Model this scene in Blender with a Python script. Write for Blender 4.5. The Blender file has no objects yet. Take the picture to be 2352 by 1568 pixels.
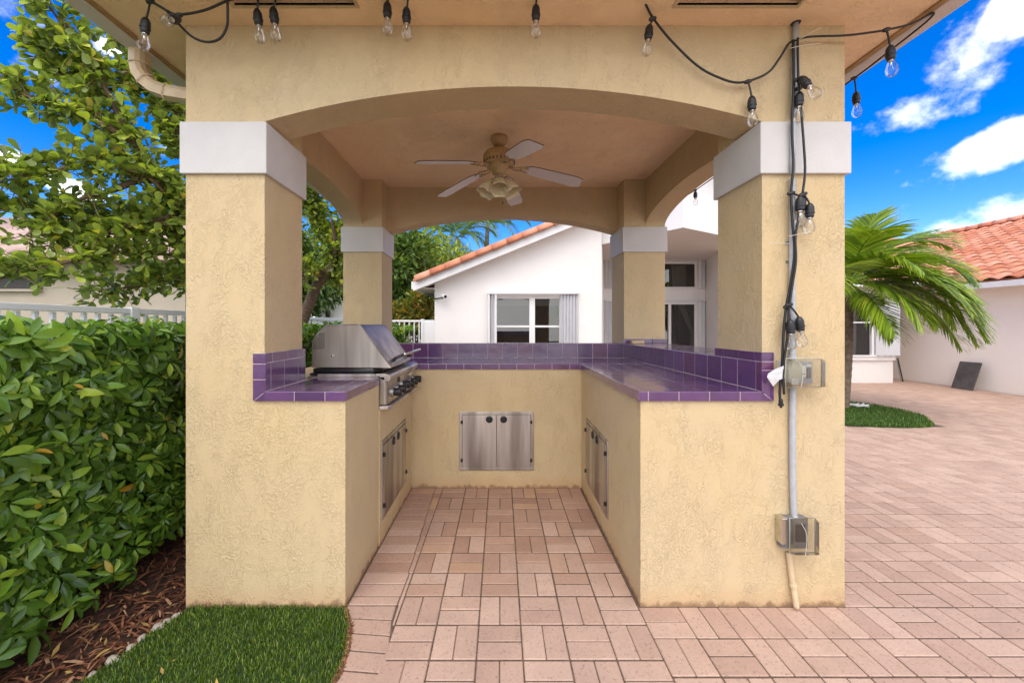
import bpy, math, random
from mathutils import Vector, Matrix, noise as mnoise
R = random.Random(7)
PI = math.pi
scene = bpy.context.scene
col = scene.collection

# ------------------------------------------------------------------ camera
F, CX, CY, W, H, EYE = 914.7, 1150.0, 749.0, 2352.0, 1568.0, 1.35
cam = bpy.data.cameras.new("camera")
cam.sensor_width = 36.0
cam.lens = 36.0 * F / W
cam.shift_x = (W / 2 - CX) / W
cam.shift_y = (CY - H / 2) / W
cam.clip_start = 0.02
cam.clip_end = 600
cam_ob = bpy.data.objects.new("camera", cam)
cam_ob.location = (0, 0, EYE)
cam_ob.rotation_euler = (PI / 2, 0, 0)
col.objects.link(cam_ob)
scene.camera = cam_ob

# ------------------------------------------------------------------ sky and sun
SUN_EL, SUN_AZ = math.radians(52), math.radians(196)     # azimuth clockwise from +Y: sun behind the viewer
world = bpy.data.worlds.new("World")
scene.world = world
world.use_nodes = True
nt = world.node_tree
nt.nodes.clear()
def N(t, kind, **kw):
    n = t.nodes.new(kind)
    for k, v in kw.items():
        setattr(n, k, v)
    return n
def math_node(t, op, a, b=None, c=None, clamp=False):
    n = N(t, 'ShaderNodeMath', operation=op)
    n.use_clamp = clamp
    for i, x in enumerate((a, b, c)):
        if x is None: continue
        if isinstance(x, (int, float)): n.inputs[i].default_value = x
        else: t.links.new(x, n.inputs[i])
    return n.outputs[0]
def ramp(t, fac, stops, interp='LINEAR'):
    n = N(t, 'ShaderNodeValToRGB')
    n.color_ramp.interpolation = interp
    e = n.color_ramp.elements
    while len(e) < len(stops): e.new(0.5)
    for i, (p, c) in enumerate(stops):
        e[i].position = p
        e[i].color = (c[0], c[1], c[2], 1) if len(c) == 3 else c
    t.links.new(fac, n.inputs[0])
    return n.outputs[0]
def mixc(t, fac, a, b, kind='MIX'):
    n = N(t, 'ShaderNodeMix', data_type='RGBA', blend_type=kind)
    for s, x in ((0, fac), (6, a), (7, b)):
        if isinstance(x, (int, float)): n.inputs[s].default_value = x
        elif isinstance(x, tuple): n.inputs[s].default_value = (x[0], x[1], x[2], 1)
        else: t.links.new(x, n.inputs[s])
    return n.outputs[2]
sky = N(nt, 'ShaderNodeTexSky')
sky.sky_type = 'NISHITA'
sky.sun_disc = False
sky.sun_elevation = SUN_EL
sky.sun_rotation = SUN_AZ
sky.air_density = 1.0
sky.dust_density = 0.3
sky.ozone_density = 2.5
hs = N(nt, 'ShaderNodeHueSaturation')
hs.inputs['Hue'].default_value = 0.52
hs.inputs['Saturation'].default_value = 1.55
hs.inputs['Value'].default_value = 1.12
nt.links.new(sky.outputs[0], hs.inputs['Color'])
# fair-weather clouds: azimuth, elevation, half sizes, tilt, strength
CLOUDS = [(50.0, 22.5, .16, .068, 22, .25), (52.0, 16.0, .085, .040, 18, .25), (51.2, 9.6, .10, .040, 12, .27), (56, 27, .10, .05, 20, .3),
          (-47, 13.3, .055, .022, -14, .34), (-52, 15.0, .05, .02, 0, .32), (-44.5, 26.5, .03, .018, 20, .25), (-20, 18, .2, .05, 5, .2), (75, 20, .3, .07, 10, .28), (-80, 22, .3, .06, -8, .28)]
tc = N(nt, 'ShaderNodeTexCoord')
sepw = N(nt, 'ShaderNodeSeparateXYZ')
nt.links.new(tc.outputs['Generated'], sepw.inputs[0])
zc = math_node(nt, 'ADD', math_node(nt, 'MAXIMUM', sepw.outputs[2], 0.0), 0.16)
cmb = N(nt, 'ShaderNodeCombineXYZ')
nt.links.new(math_node(nt, 'DIVIDE', sepw.outputs[0], zc), cmb.inputs[0])
nt.links.new(math_node(nt, 'DIVIDE', sepw.outputs[1], zc), cmb.inputs[1])
cmap = N(nt, 'ShaderNodeMapping')
cmap.inputs['Location'].default_value = (3.1, 1.35, 0)
cmap.inputs['Scale'].default_value = (8.0, 8.0, 9.5)
nt.links.new(tc.outputs['Generated'], cmap.inputs['Vector'])
n1 = N(nt, 'ShaderNodeTexNoise')
n1.inputs['Scale'].default_value = 1.0
n1.inputs['Detail'].default_value = 9
n1.inputs['Roughness'].default_value = 0.58
n1.inputs['Distortion'].default_value = 0.0
nt.links.new(cmap.outputs[0], n1.inputs['Vector'])
# more cloud towards the south, behind the viewer, where the windows mirror an overcast sky
south = math_node(nt, 'MULTIPLY', math_node(nt, 'MULTIPLY_ADD', sepw.outputs[1], -0.7, 0.40, True), 0.36)
def bump_cloud(az, el, ra, rb, tilt, amount):
    c = Vector((math.sin(az) * math.cos(el), math.cos(az) * math.cos(el), math.sin(el)))
    r_ = Vector((math.cos(az), -math.sin(az), 0)); u_ = r_.cross(c)
    t1 = r_ * math.cos(tilt) + u_ * math.sin(tilt); t2 = -r_ * math.sin(tilt) + u_ * math.cos(tilt)
    sub = N(nt, 'ShaderNodeVectorMath', operation='SUBTRACT'); nt.links.new(tc.outputs['Generated'], sub.inputs[0]); sub.inputs[1].default_value = c
    def dot(t, r):
        n = N(nt, 'ShaderNodeVectorMath', operation='DOT_PRODUCT'); nt.links.new(sub.outputs[0], n.inputs[0]); n.inputs[1].default_value = t / r
        return math_node(nt, 'MULTIPLY', n.outputs['Value'], n.outputs['Value'])
    e = math_node(nt, 'ADD', math_node(nt, 'ADD', dot(t1, ra), dot(t2, rb)), dot(c, .5))
    return math_node(nt, 'MULTIPLY', math_node(nt, 'SUBTRACT', 1.0, e, None, True), amount)
cl = math_node(nt, 'ADD', math_node(nt, 'ADD', n1.outputs['Fac'], south), math_node(nt, 'MULTIPLY_ADD', math_node(nt, 'MAXIMUM', sepw.outputs[2], 0.62), 0.75, -0.565))  # last term: unseen cloud added overhead so more light reaches the ground
for (az, el, ra, rb, tilt, am) in CLOUDS:
    cl = math_node(nt, 'ADD', cl, bump_cloud(math.radians(az), math.radians(el), ra, rb, math.radians(tilt), am))
cfac = ramp(nt, cl, [(0.50, (0, 0, 0)), (0.78, (1, 1, 1))], 'EASE')
ccol = mixc(nt, n1.outputs['Fac'], (9.5, 9.6, 10.2), (12.5, 12.1, 11.8))
skyc = mixc(nt, cfac, hs.outputs[0], ccol)
bg = N(nt, 'ShaderNodeBackground')
bg.inputs['Strength'].default_value = 0.12
out = N(nt, 'ShaderNodeOutputWorld')
nt.links.new(skyc, bg.inputs['Color'])
nt.links.new(bg.outputs[0], out.inputs[0])
sun = bpy.data.lights.new("sun", 'SUN')
sun.energy = 0.75
sun.angle = math.radians(38)
sun.color = (1.0, 0.90, 0.78)
sun_ob = bpy.data.objects.new("sun", sun)
d = Vector((math.sin(SUN_AZ) * math.cos(SUN_EL), math.cos(SUN_AZ) * math.cos(SUN_EL), math.sin(SUN_EL)))
sun_ob.rotation_euler = d.to_track_quat('Z', 'Y').to_euler()
col.objects.link(sun_ob)
scene.view_settings.view_transform = 'Standard'
scene.view_settings.look = 'None'
scene.view_settings.exposure = 0.95
scene.view_settings.gamma = 1
scene.render.engine = 'CYCLES'
scene.cycles.max_bounces = 8
scene.cycles.diffuse_bounces = 6
scene.cycles.transparent_max_bounces = 12

# ------------------------------------------------------------------ helpers
def P(x, y, Y):
    return Vector(((x - CX) * Y / F, Y, EYE + (CY - y) * Y / F))
def G(x, y, z=0.0):
    Y = (EYE - z) * F / (y - CY)
    return Vector(((x - CX) * Y / F, Y, z))
def XS(x, Y):                       # the pavilion's side lines lean 18 mm per metre to the left
    return x - 0.018 * (Y - 1.923)

class MB:
    def __init__(s): s.v = []; s.f = []
    def add(s, vs, fs):
        o = len(s.v); s.v += [tuple(p) for p in vs]; s.f += [tuple(i + o for i in f) for f in fs]; return s
    def box(s, x0, x1, y0, y1, z0, z1):
        return s.add([(x, y, z) for z in (z0, z1) for y in (y0, y1) for x in (x0, x1)],
                     [(0, 2, 3, 1), (4, 5, 7, 6), (0, 1, 5, 4), (2, 6, 7, 3), (0, 4, 6, 2), (1, 3, 7, 5)])
    def prism(s, poly, vec):        # poly: list of 3D points, vec: extrusion
        n = len(poly); vec = Vector(vec)
        a = [Vector(p) for p in poly]
        return s.add(a + [p + vec for p in a],
                     [tuple(range(n - 1, -1, -1)), tuple(range(n, 2 * n))] + [(i, (i + 1) % n, n + (i + 1) % n, n + i) for i in range(n)])
    def tube(s, pts, r, n=8, caps=True):
        pts = [Vector(p) for p in pts]
        rs = r if isinstance(r, (list, tuple)) else [r] * len(pts)
        rings = []; up = None
        for i, p in enumerate(pts):
            t = (pts[min(i + 1, len(pts) - 1)] - pts[max(i - 1, 0)])
            if t.length < 1e-9: t = Vector((0, 0, 1))
            t.normalize()
            if up is None:
                up = Vector((0, 0, 1)) if abs(t.z) < .9 else Vector((1, 0, 0))
            a = t.cross(up)
            if a.length < 1e-6: a = t.cross(Vector((0, 1, 0)))
            a.normalize(); b = a.cross(t); up = b
            rings.append([p + (a * math.cos(2 * PI * k / n) + b * math.sin(2 * PI * k / n)) * rs[i] for k in range(n)])
        vs = [q for ring in rings for q in ring]; fs = []
        for i in range(len(pts) - 1):
            for k in range(n):
                fs.append((i * n + k, i * n + (k + 1) % n, (i + 1) * n + (k + 1) % n, (i + 1) * n + k))
        if caps:
            fs.append(tuple(range(n - 1, -1, -1))); fs.append(tuple(len(vs) - n + k for k in range(n)))
        return s.add(vs, fs)
    def lathe(s, prof, n=20, at=(0, 0, 0), axis=None, caps=True):
        M = Matrix.Identity(3)
        if axis is not None: M = Vector(axis).normalized().to_track_quat('Z', 'Y').to_matrix()
        at = Vector(at); vs = []; fs = []
        for (r, z) in prof:
            for k in range(n):
                vs.append(M @ Vector((r * math.cos(2 * PI * k / n), r * math.sin(2 * PI * k / n), z)) + at)
        for i in range(len(prof) - 1):
            for k in range(n):
                fs.append((i * n + k, i * n + (k + 1) % n, (i + 1) * n + (k + 1) % n, (i + 1) * n + k))
        if caps:
            fs.append(tuple(range(n - 1, -1, -1))); fs.append(tuple(len(vs) - n + k for k in range(n)))
        return s.add(vs, fs)
    def mesh(s, name, smooth=False):
        me = bpy.data.meshes.new(name)
        me.from_pydata(s.v, [], s.f)
        if smooth: me.polygons.foreach_set('use_smooth', [True] * len(me.polygons))
        me.update()
        return me

def link(o, parent=None):
    col.objects.link(o)
    if parent is not None: o.parent = parent
    return o
def obj(name, mb, m, parent=None, smooth=False, kind=None, bevel=0, auto=False, label=None):
    me = mb.mesh(name, smooth) if isinstance(mb, MB) else mb
    if m is not None and len(me.materials) == 0: me.materials.append(m)
    o = bpy.data.objects.new(name, me)
    link(o, parent)
    if kind: o['kind'] = kind
    if label: o['label'] = label
    if bevel:
        b = o.modifiers.new('bevel', 'BEVEL'); b.width = bevel; b.segments = 2; b.limit_method = 'ANGLE'; b.angle_limit = 0.6
    return o
def tag(o, label, cat, group=None):
    o['label'] = label; o['category'] = cat
    if group: o['group'] = group
    return o
def thing(name, label, cat, loc=(0, 0, 0), group=None, rotz=0):
    o = bpy.data.objects.new(name, None)
    o.empty_display_size = 0.1
    o.location = loc; o.rotation_euler = (0, 0, rotz)
    link(o); return tag(o, label, cat, group)
def wparent(o, parent):            # parent a world-space mesh to an empty which is not at the origin
    o.parent = parent
    o.matrix_parent_inverse = Matrix.Translation(-parent.location) if parent.rotation_euler.z == 0 else parent.matrix_basis.inverted()
    return o
def wobj(name, mb, m, parent, **kw):
    return wparent(obj(name, mb, m, None, **kw), parent)

_cb = {}
def chamfer_mesh(w, d, h, c, m, name, seg=0):
    key = (round(w, 3), round(d, 3), round(h, 3), c, m.name, seg)
    if key in _cb: return _cb[key]
    x, y, z = w / 2, d / 2, h / 2
    vs = []; idx = {}
    for sx in (-1, 1):
        for sy in (-1, 1):
            for sz in (-1, 1):
                for ax in range(3):
                    p = [sx * (x - c), sy * (y - c), sz * (z - c)]
                    p[ax] = (sx * x, sy * y, sz * z)[ax]
                    idx[(sx, sy, sz, ax)] = len(vs); vs.append(tuple(p))
    fs = []
    for ax in range(3):
        o1, o2 = [a for a in range(3) if a != ax]
        for s_ in (-1, 1):
            f = []
            for (a, b) in ((-1, -1), (1, -1), (1, 1), (-1, 1)):
                q = [0, 0, 0]; q[ax] = s_; q[o1] = a; q[o2] = b
                f.append(idx[(q[0], q[1], q[2], ax)])
            if (s_ > 0) == (ax == 1): f.reverse()
            fs.append(tuple(f))
    for ax in range(3):
        o1, o2 = [a for a in range(3) if a != ax]
        for a in (-1, 1):
            for b in (-1, 1):
                q0 = [0, 0, 0]; q1 = [0, 0, 0]
                q0[ax] = -1; q1[ax] = 1
                for q in (q0, q1): q[o1] = a; q[o2] = b
                f = [idx[(*q0, o1)], idx[(*q1, o1)], idx[(*q1, o2)], idx[(*q0, o2)]]
                fs.append(tuple(f))
    for sx in (-1, 1):
        for sy in (-1, 1):
            for sz in (-1, 1):
                fs.append((idx[(sx, sy, sz, 0)], idx[(sx, sy, sz, 1)], idx[(sx, sy, sz, 2)]))
    # orient outward
    out_f = []
    for f in fs:
        a, b, c_ = (Vector(vs[i]) for i in f[:3])
        n = (b - a).cross(c_ - a)
        ctr = sum((Vector(vs[i]) for i in f), Vector()) / len(f)
        out_f.append(f if n.dot(ctr) > 0 else tuple(reversed(f)))
    mb = MB(); mb.add(vs, out_f)
    me = mb.mesh(name); me.materials.append(m)
    _cb[key] = me
    return me
def piece(name, x0, x1, y0, y1, z0, z1, m, parent, c=0.002, rot=0.0, jit=0.0, sheared=False):
    w, d, h = x1 - x0, y1 - y0, z1 - z0
    me = chamfer_mesh(w, d, h, c, m, name)
    o = bpy.data.objects.new(name, me)
    cx, cy = (x0 + x1) / 2, (y0 + y1) / 2
    if sheared: cx = XS(cx, cy); rot += 0.018
    o.location = (cx, cy, (z0 + z1) / 2 + R.uniform(-jit, jit))
    o.rotation_euler = (R.uniform(-jit, jit) * 2, R.uniform(-jit, jit) * 2, rot + R.uniform(-jit, jit))
    link(o, parent)
    return o

# ------------------------------------------------------------------ materials
MATS = {}
def new_mat(name):
    m = bpy.data.materials.new(name); m.use_nodes = True
    t = m.node_tree
    b = t.nodes['Principled BSDF']
    MATS[name] = m
    return m, t, b
def simple(name, c, rough=0.6, metal=0.0, noise=0.0, nscale=8.0, bump=0.0, bscale=60.0, spec=None, coat=0.0):
    m, t, b = new_mat(name)
    b.inputs['Roughness'].default_value = rough
    b.inputs['Metallic'].default_value = metal
    if spec is not None: b.inputs['Specular IOR Level'].default_value = spec
    if coat: b.inputs['Coat Weight'].default_value = coat
    b.inputs['Base Color'].default_value = (*c, 1)
    if noise or bump:
        g = N(t, 'ShaderNodeNewGeometry')
    if noise:
        n = N(t, 'ShaderNodeTexNoise'); n.inputs['Scale'].default_value = nscale; n.inputs['Detail'].default_value = 6
        t.links.new(g.outputs['Position'], n.inputs['Vector'])
        a = tuple(x * (1 - noise) for x in c); e = tuple(min(1, x * (1 + noise)) for x in c)
        t.links.new(ramp(t, n.outputs['Fac'], [(0.3, a), (0.7, e)]), b.inputs['Base Color'])
    if bump:
        n2 = N(t, 'ShaderNodeTexNoise'); n2.inputs['Scale'].default_value = bscale; n2.inputs['Detail'].default_value = 4
        t.links.new(g.outputs['Position'], n2.inputs['Vector'])
        bp = N(t, 'ShaderNodeBump'); bp.inputs['Strength'].default_value = bump; bp.inputs['Distance'].default_value = 0.004
        t.links.new(n2.outputs['Fac'], bp.inputs['Height']); t.links.new(bp.outputs[0], b.inputs['Normal'])
    return m

def stucco(name, c, c2, worm=1.0, dirt=True, stretch=0.55, wscale=32.0, blotch=0.5, dist=0.0042):
    """hand trowelled stucco: worm-like ridges over a painted, slightly uneven coat"""
    m, t, b = new_mat(name)
    b.inputs['Roughness'].default_value = 0.82
    b.inputs['Specular IOR Level'].default_value = 0.25
    g = N(t, 'ShaderNodeNewGeometry')
    mp = N(t, 'ShaderNodeMapping'); mp.inputs['Scale'].default_value = (1, 1, stretch)
    t.links.new(g.outputs['Position'], mp.inputs['Vector'])
    def noi(scale, detail=3, dis=0.0, src=None, rough=0.5):
        n = N(t, 'ShaderNodeTexNoise'); n.inputs['Scale'].default_value = scale
        n.inputs['Detail'].default_value = detail; n.inputs['Distortion'].default_value = dis
        n.inputs['Roughness'].default_value = rough
        t.links.new(src or mp.outputs[0], n.inputs['Vector']); return n.outputs['Fac']
    w = noi(wscale, 2.5, 1.9)
    rid = math_node(t, 'ABSOLUTE', math_node(t, 'SUBTRACT', w, 0.5))
    rid = math_node(t, 'SUBTRACT', 1.0, math_node(t, 'DIVIDE', rid, 0.075), None, True)
    mask = math_node(t, 'MULTIPLY_ADD', noi(8, 2), 3.5, -1.15, True)
    worms = math_node(t, 'MULTIPLY', rid, mask)
    rid2 = math_node(t, 'ABSOLUTE', math_node(t, 'SUBTRACT', noi(wscale * 0.6, 2.0, 2.4), 0.47))
    rid2 = math_node(t, 'SUBTRACT', 1.0, math_node(t, 'DIVIDE', rid2, 0.05), None, True)
    mask2 = math_node(t, 'MULTIPLY_ADD', noi(13, 2), 3.5, -1.3, True)
    worms = math_node(t, 'ADD', worms, math_node(t, 'MULTIPLY', math_node(t, 'MULTIPLY', rid2, mask2), 1.2))
    fine = noi(260, 3, 0, g.outputs['Position'])
    hgt = math_node(t, 'ADD', math_node(t, 'MULTIPLY', worms, 0.8 * worm), math_node(t, 'MULTIPLY', fine, 0.22))
    hgt = math_node(t, 'ADD', hgt, math_node(t, 'MULTIPLY', noi(14, 2), 0.35))
    bp = N(t, 'ShaderNodeBump'); bp.inputs['Strength'].default_value = 0.62; bp.inputs['Distance'].default_value = dist
    t.links.new(hgt, bp.inputs['Height']); t.links.new(bp.outputs[0], b.inputs['Normal'])
    big = noi(1.6, 5, 0.4, g.outputs['Position'], 0.6)
    cc = ramp(t, big, [(0.5 - 0.22, c), (0.5 + 0.22, c2)])
    # small darker specks scattered over the coat
    pit = math_node(t, 'MULTIPLY', math_node(t, 'MULTIPLY_ADD', noi(70, 2, 0.8), 8.0, -5.4, True), 0.15)
    cc = mixc(t, pit, cc, tuple(x * 0.45 for x in c))
    if dirt:
        sp = N(t, 'ShaderNodeSeparateXYZ'); t.links.new(g.outputs['Position'], sp.inputs[0])
        zz = math_node(t, 'ADD', sp.outputs[2], math_node(t, 'MULTIPLY_ADD', noi(22, 4), -0.10, 0.05))
        foot = math_node(t, 'SUBTRACT', 1.0, math_node(t, 'DIVIDE', zz, 0.022), None, True)
        cc = mixc(t, math_node(t, 'MULTIPLY', foot, 0.8), cc, (0.10, 0.075, 0.045))
        splash = math_node(t, 'SUBTRACT', 1.0, math_node(t, 'DIVIDE', math_node(t, 'ADD', sp.outputs[2], math_node(t, 'MULTIPLY', noi(5, 3), 0.10)), 0.16), None, True)
        cc = mixc(t, math_node(t, 'MULTIPLY', splash, 0.6), cc, (0.50, 0.27, 0.14))
    t.links.new(cc, b.inputs['Base Color'])
    return m

m_stucco = stucco('yellow_stucco', (0.575, 0.438, 0.242), (0.55, 0.435, 0.268))
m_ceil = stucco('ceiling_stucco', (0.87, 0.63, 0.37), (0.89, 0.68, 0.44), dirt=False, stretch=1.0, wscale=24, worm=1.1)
m_cap = simple('painted_cap', (0.54, 0.525, 0.505), 0.6, noise=0.06, nscale=5, bump=0.3, bscale=90)
m_white = simple('white_paint', (0.74, 0.74, 0.74), 0.45, noise=0.03, nscale=2)
m_fascia = simple('fascia_paint', (0.60, 0.56, 0.52), 0.5, noise=0.05, nscale=4)
m_trim = simple('brown_trim', (0.36, 0.22, 0.09), 0.7, noise=0.15, nscale=14)
m_house = stucco('white_stucco', (0.76, 0.74, 0.72), (0.81, 0.79, 0.77), worm=0.35, dirt=False, wscale=60, dist=0.002)
m_house_soffit = simple('grey_soffit', (0.68, 0.63, 0.59), 0.7, noise=0.03, nscale=2)
m_wing = stucco('pale_beige_stucco', (0.86, 0.775, 0.71), (0.88, 0.81, 0.755), worm=0.3, dirt=False, wscale=60, dist=0.002)
m_neigh = simple('tan_house_paint', (0.47, 0.40, 0.31), 0.8, noise=0.06, nscale=2)
m_black = simple('black_rubber', (0.012, 0.012, 0.013), 0.42, bump=0.15, bscale=200)
m_cable = simple('black_cable', (0.011, 0.011, 0.012), 0.5)
m_pvc = simple('grey_plastic_pipe', (0.40, 0.42, 0.45), 0.5, noise=0.1, nscale=30)
m_tanpipe = simple('tan_painted_pipe', (0.60, 0.47, 0.30), 0.6, noise=0.08, nscale=30)
m_brown = simple('rusty_brown_mesh', (0.20, 0.095, 0.06), 0.85, noise=0.45, nscale=22, bump=0.4, bscale=300)
m_sand = simple('joint_sand', (0.125, 0.08, 0.055), 0.95, noise=0.35, nscale=60, bump=0.5, bscale=200)
m_grout = simple('pink_grey_grout', (0.52, 0.42, 0.46), 0.85, noise=0.08, nscale=30)
m_zip = simple('clear_zip_tie', (0.62, 0.58, 0.48), 0.35)
m_paper = None
m_wood = simple('pale_wood', (0.55, 0.40, 0.24), 0.7, noise=0.15, nscale=30)
m_slate = simple('dark_slate', (0.065, 0.058, 0.058), 0.55, noise=0.35, nscale=9, bump=0.3, bscale=40)
m_fanw = simple('fan_blade_white', (0.62, 0.57, 0.55), 0.45)
m_fanb = simple('fan_edge_brown', (0.10, 0.05, 0.03), 0.6)
m_fanm = simple('fan_cream_metal', (0.46, 0.32, 0.15), 0.45, noise=0.12, nscale=30)
m_shade = simple('cream_glass_shade', (0.60, 0.52, 0.33), 0.35, coat=0.4)
m_chrome = simple('chrome', (0.62, 0.60, 0.56), 0.22, metal=1.0)
m_blackgloss = simple('black_enamel', (0.012, 0.012, 0.014), 0.18)
m_knob = simple('black_knob', (0.012, 0.012, 0.014), 0.3)
m_curtain = simple('white_curtain', (0.66, 0.66, 0.64), 0.85, noise=0.05, nscale=12)
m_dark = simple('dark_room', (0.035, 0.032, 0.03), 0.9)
m_greyscreen = simple('grey_window_screen', (0.065, 0.058, 0.055), 0.8, noise=0.1, nscale=6)
m_shutter = simple('white_shutter_metal', (0.70, 0.71, 0.73), 0.38)
m_blind = simple('cream_blind', (0.46, 0.42, 0.33), 0.7)
m_bark = simple('grey_brown_bark', (0.13, 0.085, 0.055), 0.9, noise=0.4, nscale=30, bump=0.8, bscale=70)
m_twig = simple('pale_twig', (0.24, 0.17, 0.09), 0.85, noise=0.3, nscale=40)
m_palmbark = simple('palm_bark', (0.17, 0.12, 0.085), 0.9, noise=0.35, nscale=18, bump=0.6, bscale=60)
m_stone = simple('pale_edging_stone', (0.42, 0.38, 0.33), 0.85, noise=0.2, nscale=30, bump=0.4, bscale=80)
m_soil = simple('mulch_soil', (0.055, 0.024, 0.014), 0.95, noise=0.6, nscale=24, bump=1.0, bscale=60)
m_turfbase = simple('turf_base', (0.020, 0.045, 0.010), 0.95, noise=0.3, nscale=40)
m_ground = simple('far_lawn', (0.05, 0.075, 0.025), 0.95, noise=0.3, nscale=1.5)

def metal_mat():
    m, t, b = new_mat('brushed_steel')
    b.inputs['Metallic'].default_value = 1
    g = N(t, 'ShaderNodeNewGeometry'); mp = N(t, 'ShaderNodeMapping')
    mp.inputs['Scale'].default_value = (7, 7, 0.6)
    t.links.new(g.outputs['Position'], mp.inputs['Vector'])
    n = N(t, 'ShaderNodeTexNoise'); n.inputs['Scale'].default_value = 1.0; n.inputs['Detail'].default_value = 3
    t.links.new(mp.outputs[0], n.inputs['Vector'])
    t.links.new(ramp(t, n.outputs['Fac'], [(0.38, (0.30, 0.265, 0.235)), (0.62, (0.62, 0.58, 0.54))]), b.inputs['Base Color'])  # broad pale and dark bands imitate reflections, put into the base colour
    mp2 = N(t, 'ShaderNodeMapping'); mp2.inputs['Scale'].default_value = (500, 500, 6)
    t.links.new(g.outputs['Position'], mp2.inputs['Vector'])
    n2 = N(t, 'ShaderNodeTexNoise'); n2.inputs['Scale'].default_value = 1.0
    t.links.new(mp2.outputs[0], n2.inputs['Vector'])
    t.links.new(ramp(t, n2.outputs['Fac'], [(0.2, (0.32,) * 3), (0.8, (0.55,) * 3)]), b.inputs['Roughness'])
    bp = N(t, 'ShaderNodeBump'); bp.inputs['Strength'].default_value = 0.12; bp.inputs['Distance'].default_value = 0.01
    t.links.new(n.outputs['Fac'], bp.inputs['Height']); t.links.new(bp.outputs[0], b.inputs['Normal'])
    return m
m_steel = metal_mat()

def varied(name, stops, rough=0.5, nscale=40, namt=0.25, bump=0.0, bscale=120, spec=None, coat=0.0, bdist=0.002):
    """colour differs from piece to piece (object random + island random), with fine grain over it"""
    m, t, b = new_mat(name)
    b.inputs['Roughness'].default_value = rough
    if spec is not None: b.inputs['Specular IOR Level'].default_value = spec
    if coat: b.inputs['Coat Weight'].default_value = coat; b.inputs['Coat Roughness'].default_value = 0.09
    oi = N(t, 'ShaderNodeObjectInfo'); g = N(t, 'ShaderNodeNewGeometry')
    r = math_node(t, 'FRACT', math_node(t, 'ADD', oi.outputs['Random'], g.outputs['Random Per Island']))
    c = ramp(t, r, stops)
    n = N(t, 'ShaderNodeTexNoise'); n.inputs['Scale'].default_value = nscale; n.inputs['Detail'].default_value = 6; n.inputs['Roughness'].default_value = 0.65
    t.links.new(g.outputs['Position'], n.inputs['Vector'])
    v = ramp(t, n.outputs['Fac'], [(0.3, (1 - namt,) * 3), (0.7, (1 + namt,) * 3)])
    c = mixc(t, 1.0, c, v, 'MULTIPLY')
    t.links.new(c, b.inputs['Base Color'])
    if bump:
        n2 = N(t, 'ShaderNodeTexNoise'); n2.inputs['Scale'].default_value = bscale; n2.inputs['Detail'].default_value = 4
        t.links.new(g.outputs['Position'], n2.inputs['Vector'])
        bp = N(t, 'ShaderNodeBump'); bp.inputs['Strength'].default_value = bump; bp.inputs['Distance'].default_value = bdist
        t.links.new(n2.outputs['Fac'], bp.inputs['Height']); t.links.new(bp.outputs[0], b.inputs['Normal'])
        if coat: t.links.new(bp.outputs[0], b.inputs['Coat Normal'])
    return m, t, b
m_tile, _, _ = varied('purple_glazed_tile', [(0, (0.080, 0.031, 0.104)), (0.4, (0.100, 0.041, 0.124)), (0.8, (0.120, 0.052, 0.148)), (1, (0.114, 0.036, 0.095))],
                      rough=0.22, nscale=14, namt=0.14, bump=0.3, bscale=11, coat=0.8, bdist=0.004)
def paver_mat(name, stops):
    m, t, b = varied(name, stops,
                     rough=0.85, nscale=5, namt=0.10, bump=0.55, bscale=170, bdist=0.0022)
    src = b.inputs['Base Color'].links[0].from_socket
    g = N(t, 'ShaderNodeNewGeometry')
    n = N(t, 'ShaderNodeTexNoise'); n.inputs['Scale'].default_value = 95; n.inputs['Detail'].default_value = 3; n.inputs['Distortion'].default_value = 1.2
    t.links.new(g.outputs['Position'], n.inputs['Vector'])
    sp = ramp(t, n.outputs['Fac'], [(0.30, (0.62, 0.58, 0.56)), (0.42, (1, 1, 1)), (0.62, (1, 1, 1)), (0.75, (1.18, 1.15, 1.12))])
    c = mixc(t, 1.0, src, sp, 'MULTIPLY')
    t.links.new(c, b.inputs['Base Color'])
    return m
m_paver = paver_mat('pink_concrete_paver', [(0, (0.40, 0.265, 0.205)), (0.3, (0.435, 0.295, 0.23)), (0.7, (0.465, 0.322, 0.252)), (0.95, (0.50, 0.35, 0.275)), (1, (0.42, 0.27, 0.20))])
m_paver_in = paver_mat('darker_red_paver', [(0, (0.33, 0.20, 0.145)), (0.3, (0.37, 0.235, 0.172)), (0.65, (0.40, 0.255, 0.19)), (0.9, (0.43, 0.28, 0.205)), (0.97, (0.45, 0.285, 0.18)), (1, (0.31, 0.18, 0.13))])  # darker, redder paver tone, mixed in more often towards the rear
m_rooftile, _, _ = varied('terracotta_roof_tile', [(0, (0.50, 0.17, 0.085)), (0.5, (0.60, 0.235, 0.13)), (1, (0.66, 0.31, 0.20))], rough=0.75, nscale=8, namt=0.15, bump=0.3, bscale=60)
m_pinktile, _, _ = varied('pale_pink_roof_tile', [(0, (0.45, 0.30, 0.25)), (1, (0.56, 0.42, 0.36))], rough=0.8, nscale=8, namt=0.12)
m_mulch, _, _ = varied('bark_mulch', [(0, (0.06, 0.022, 0.012)), (0.5, (0.16, 0.055, 0.025)), (0.85, (0.27, 0.11, 0.05)), (1, (0.36, 0.22, 0.12))], rough=0.85, nscale=60, namt=0.3)

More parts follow.
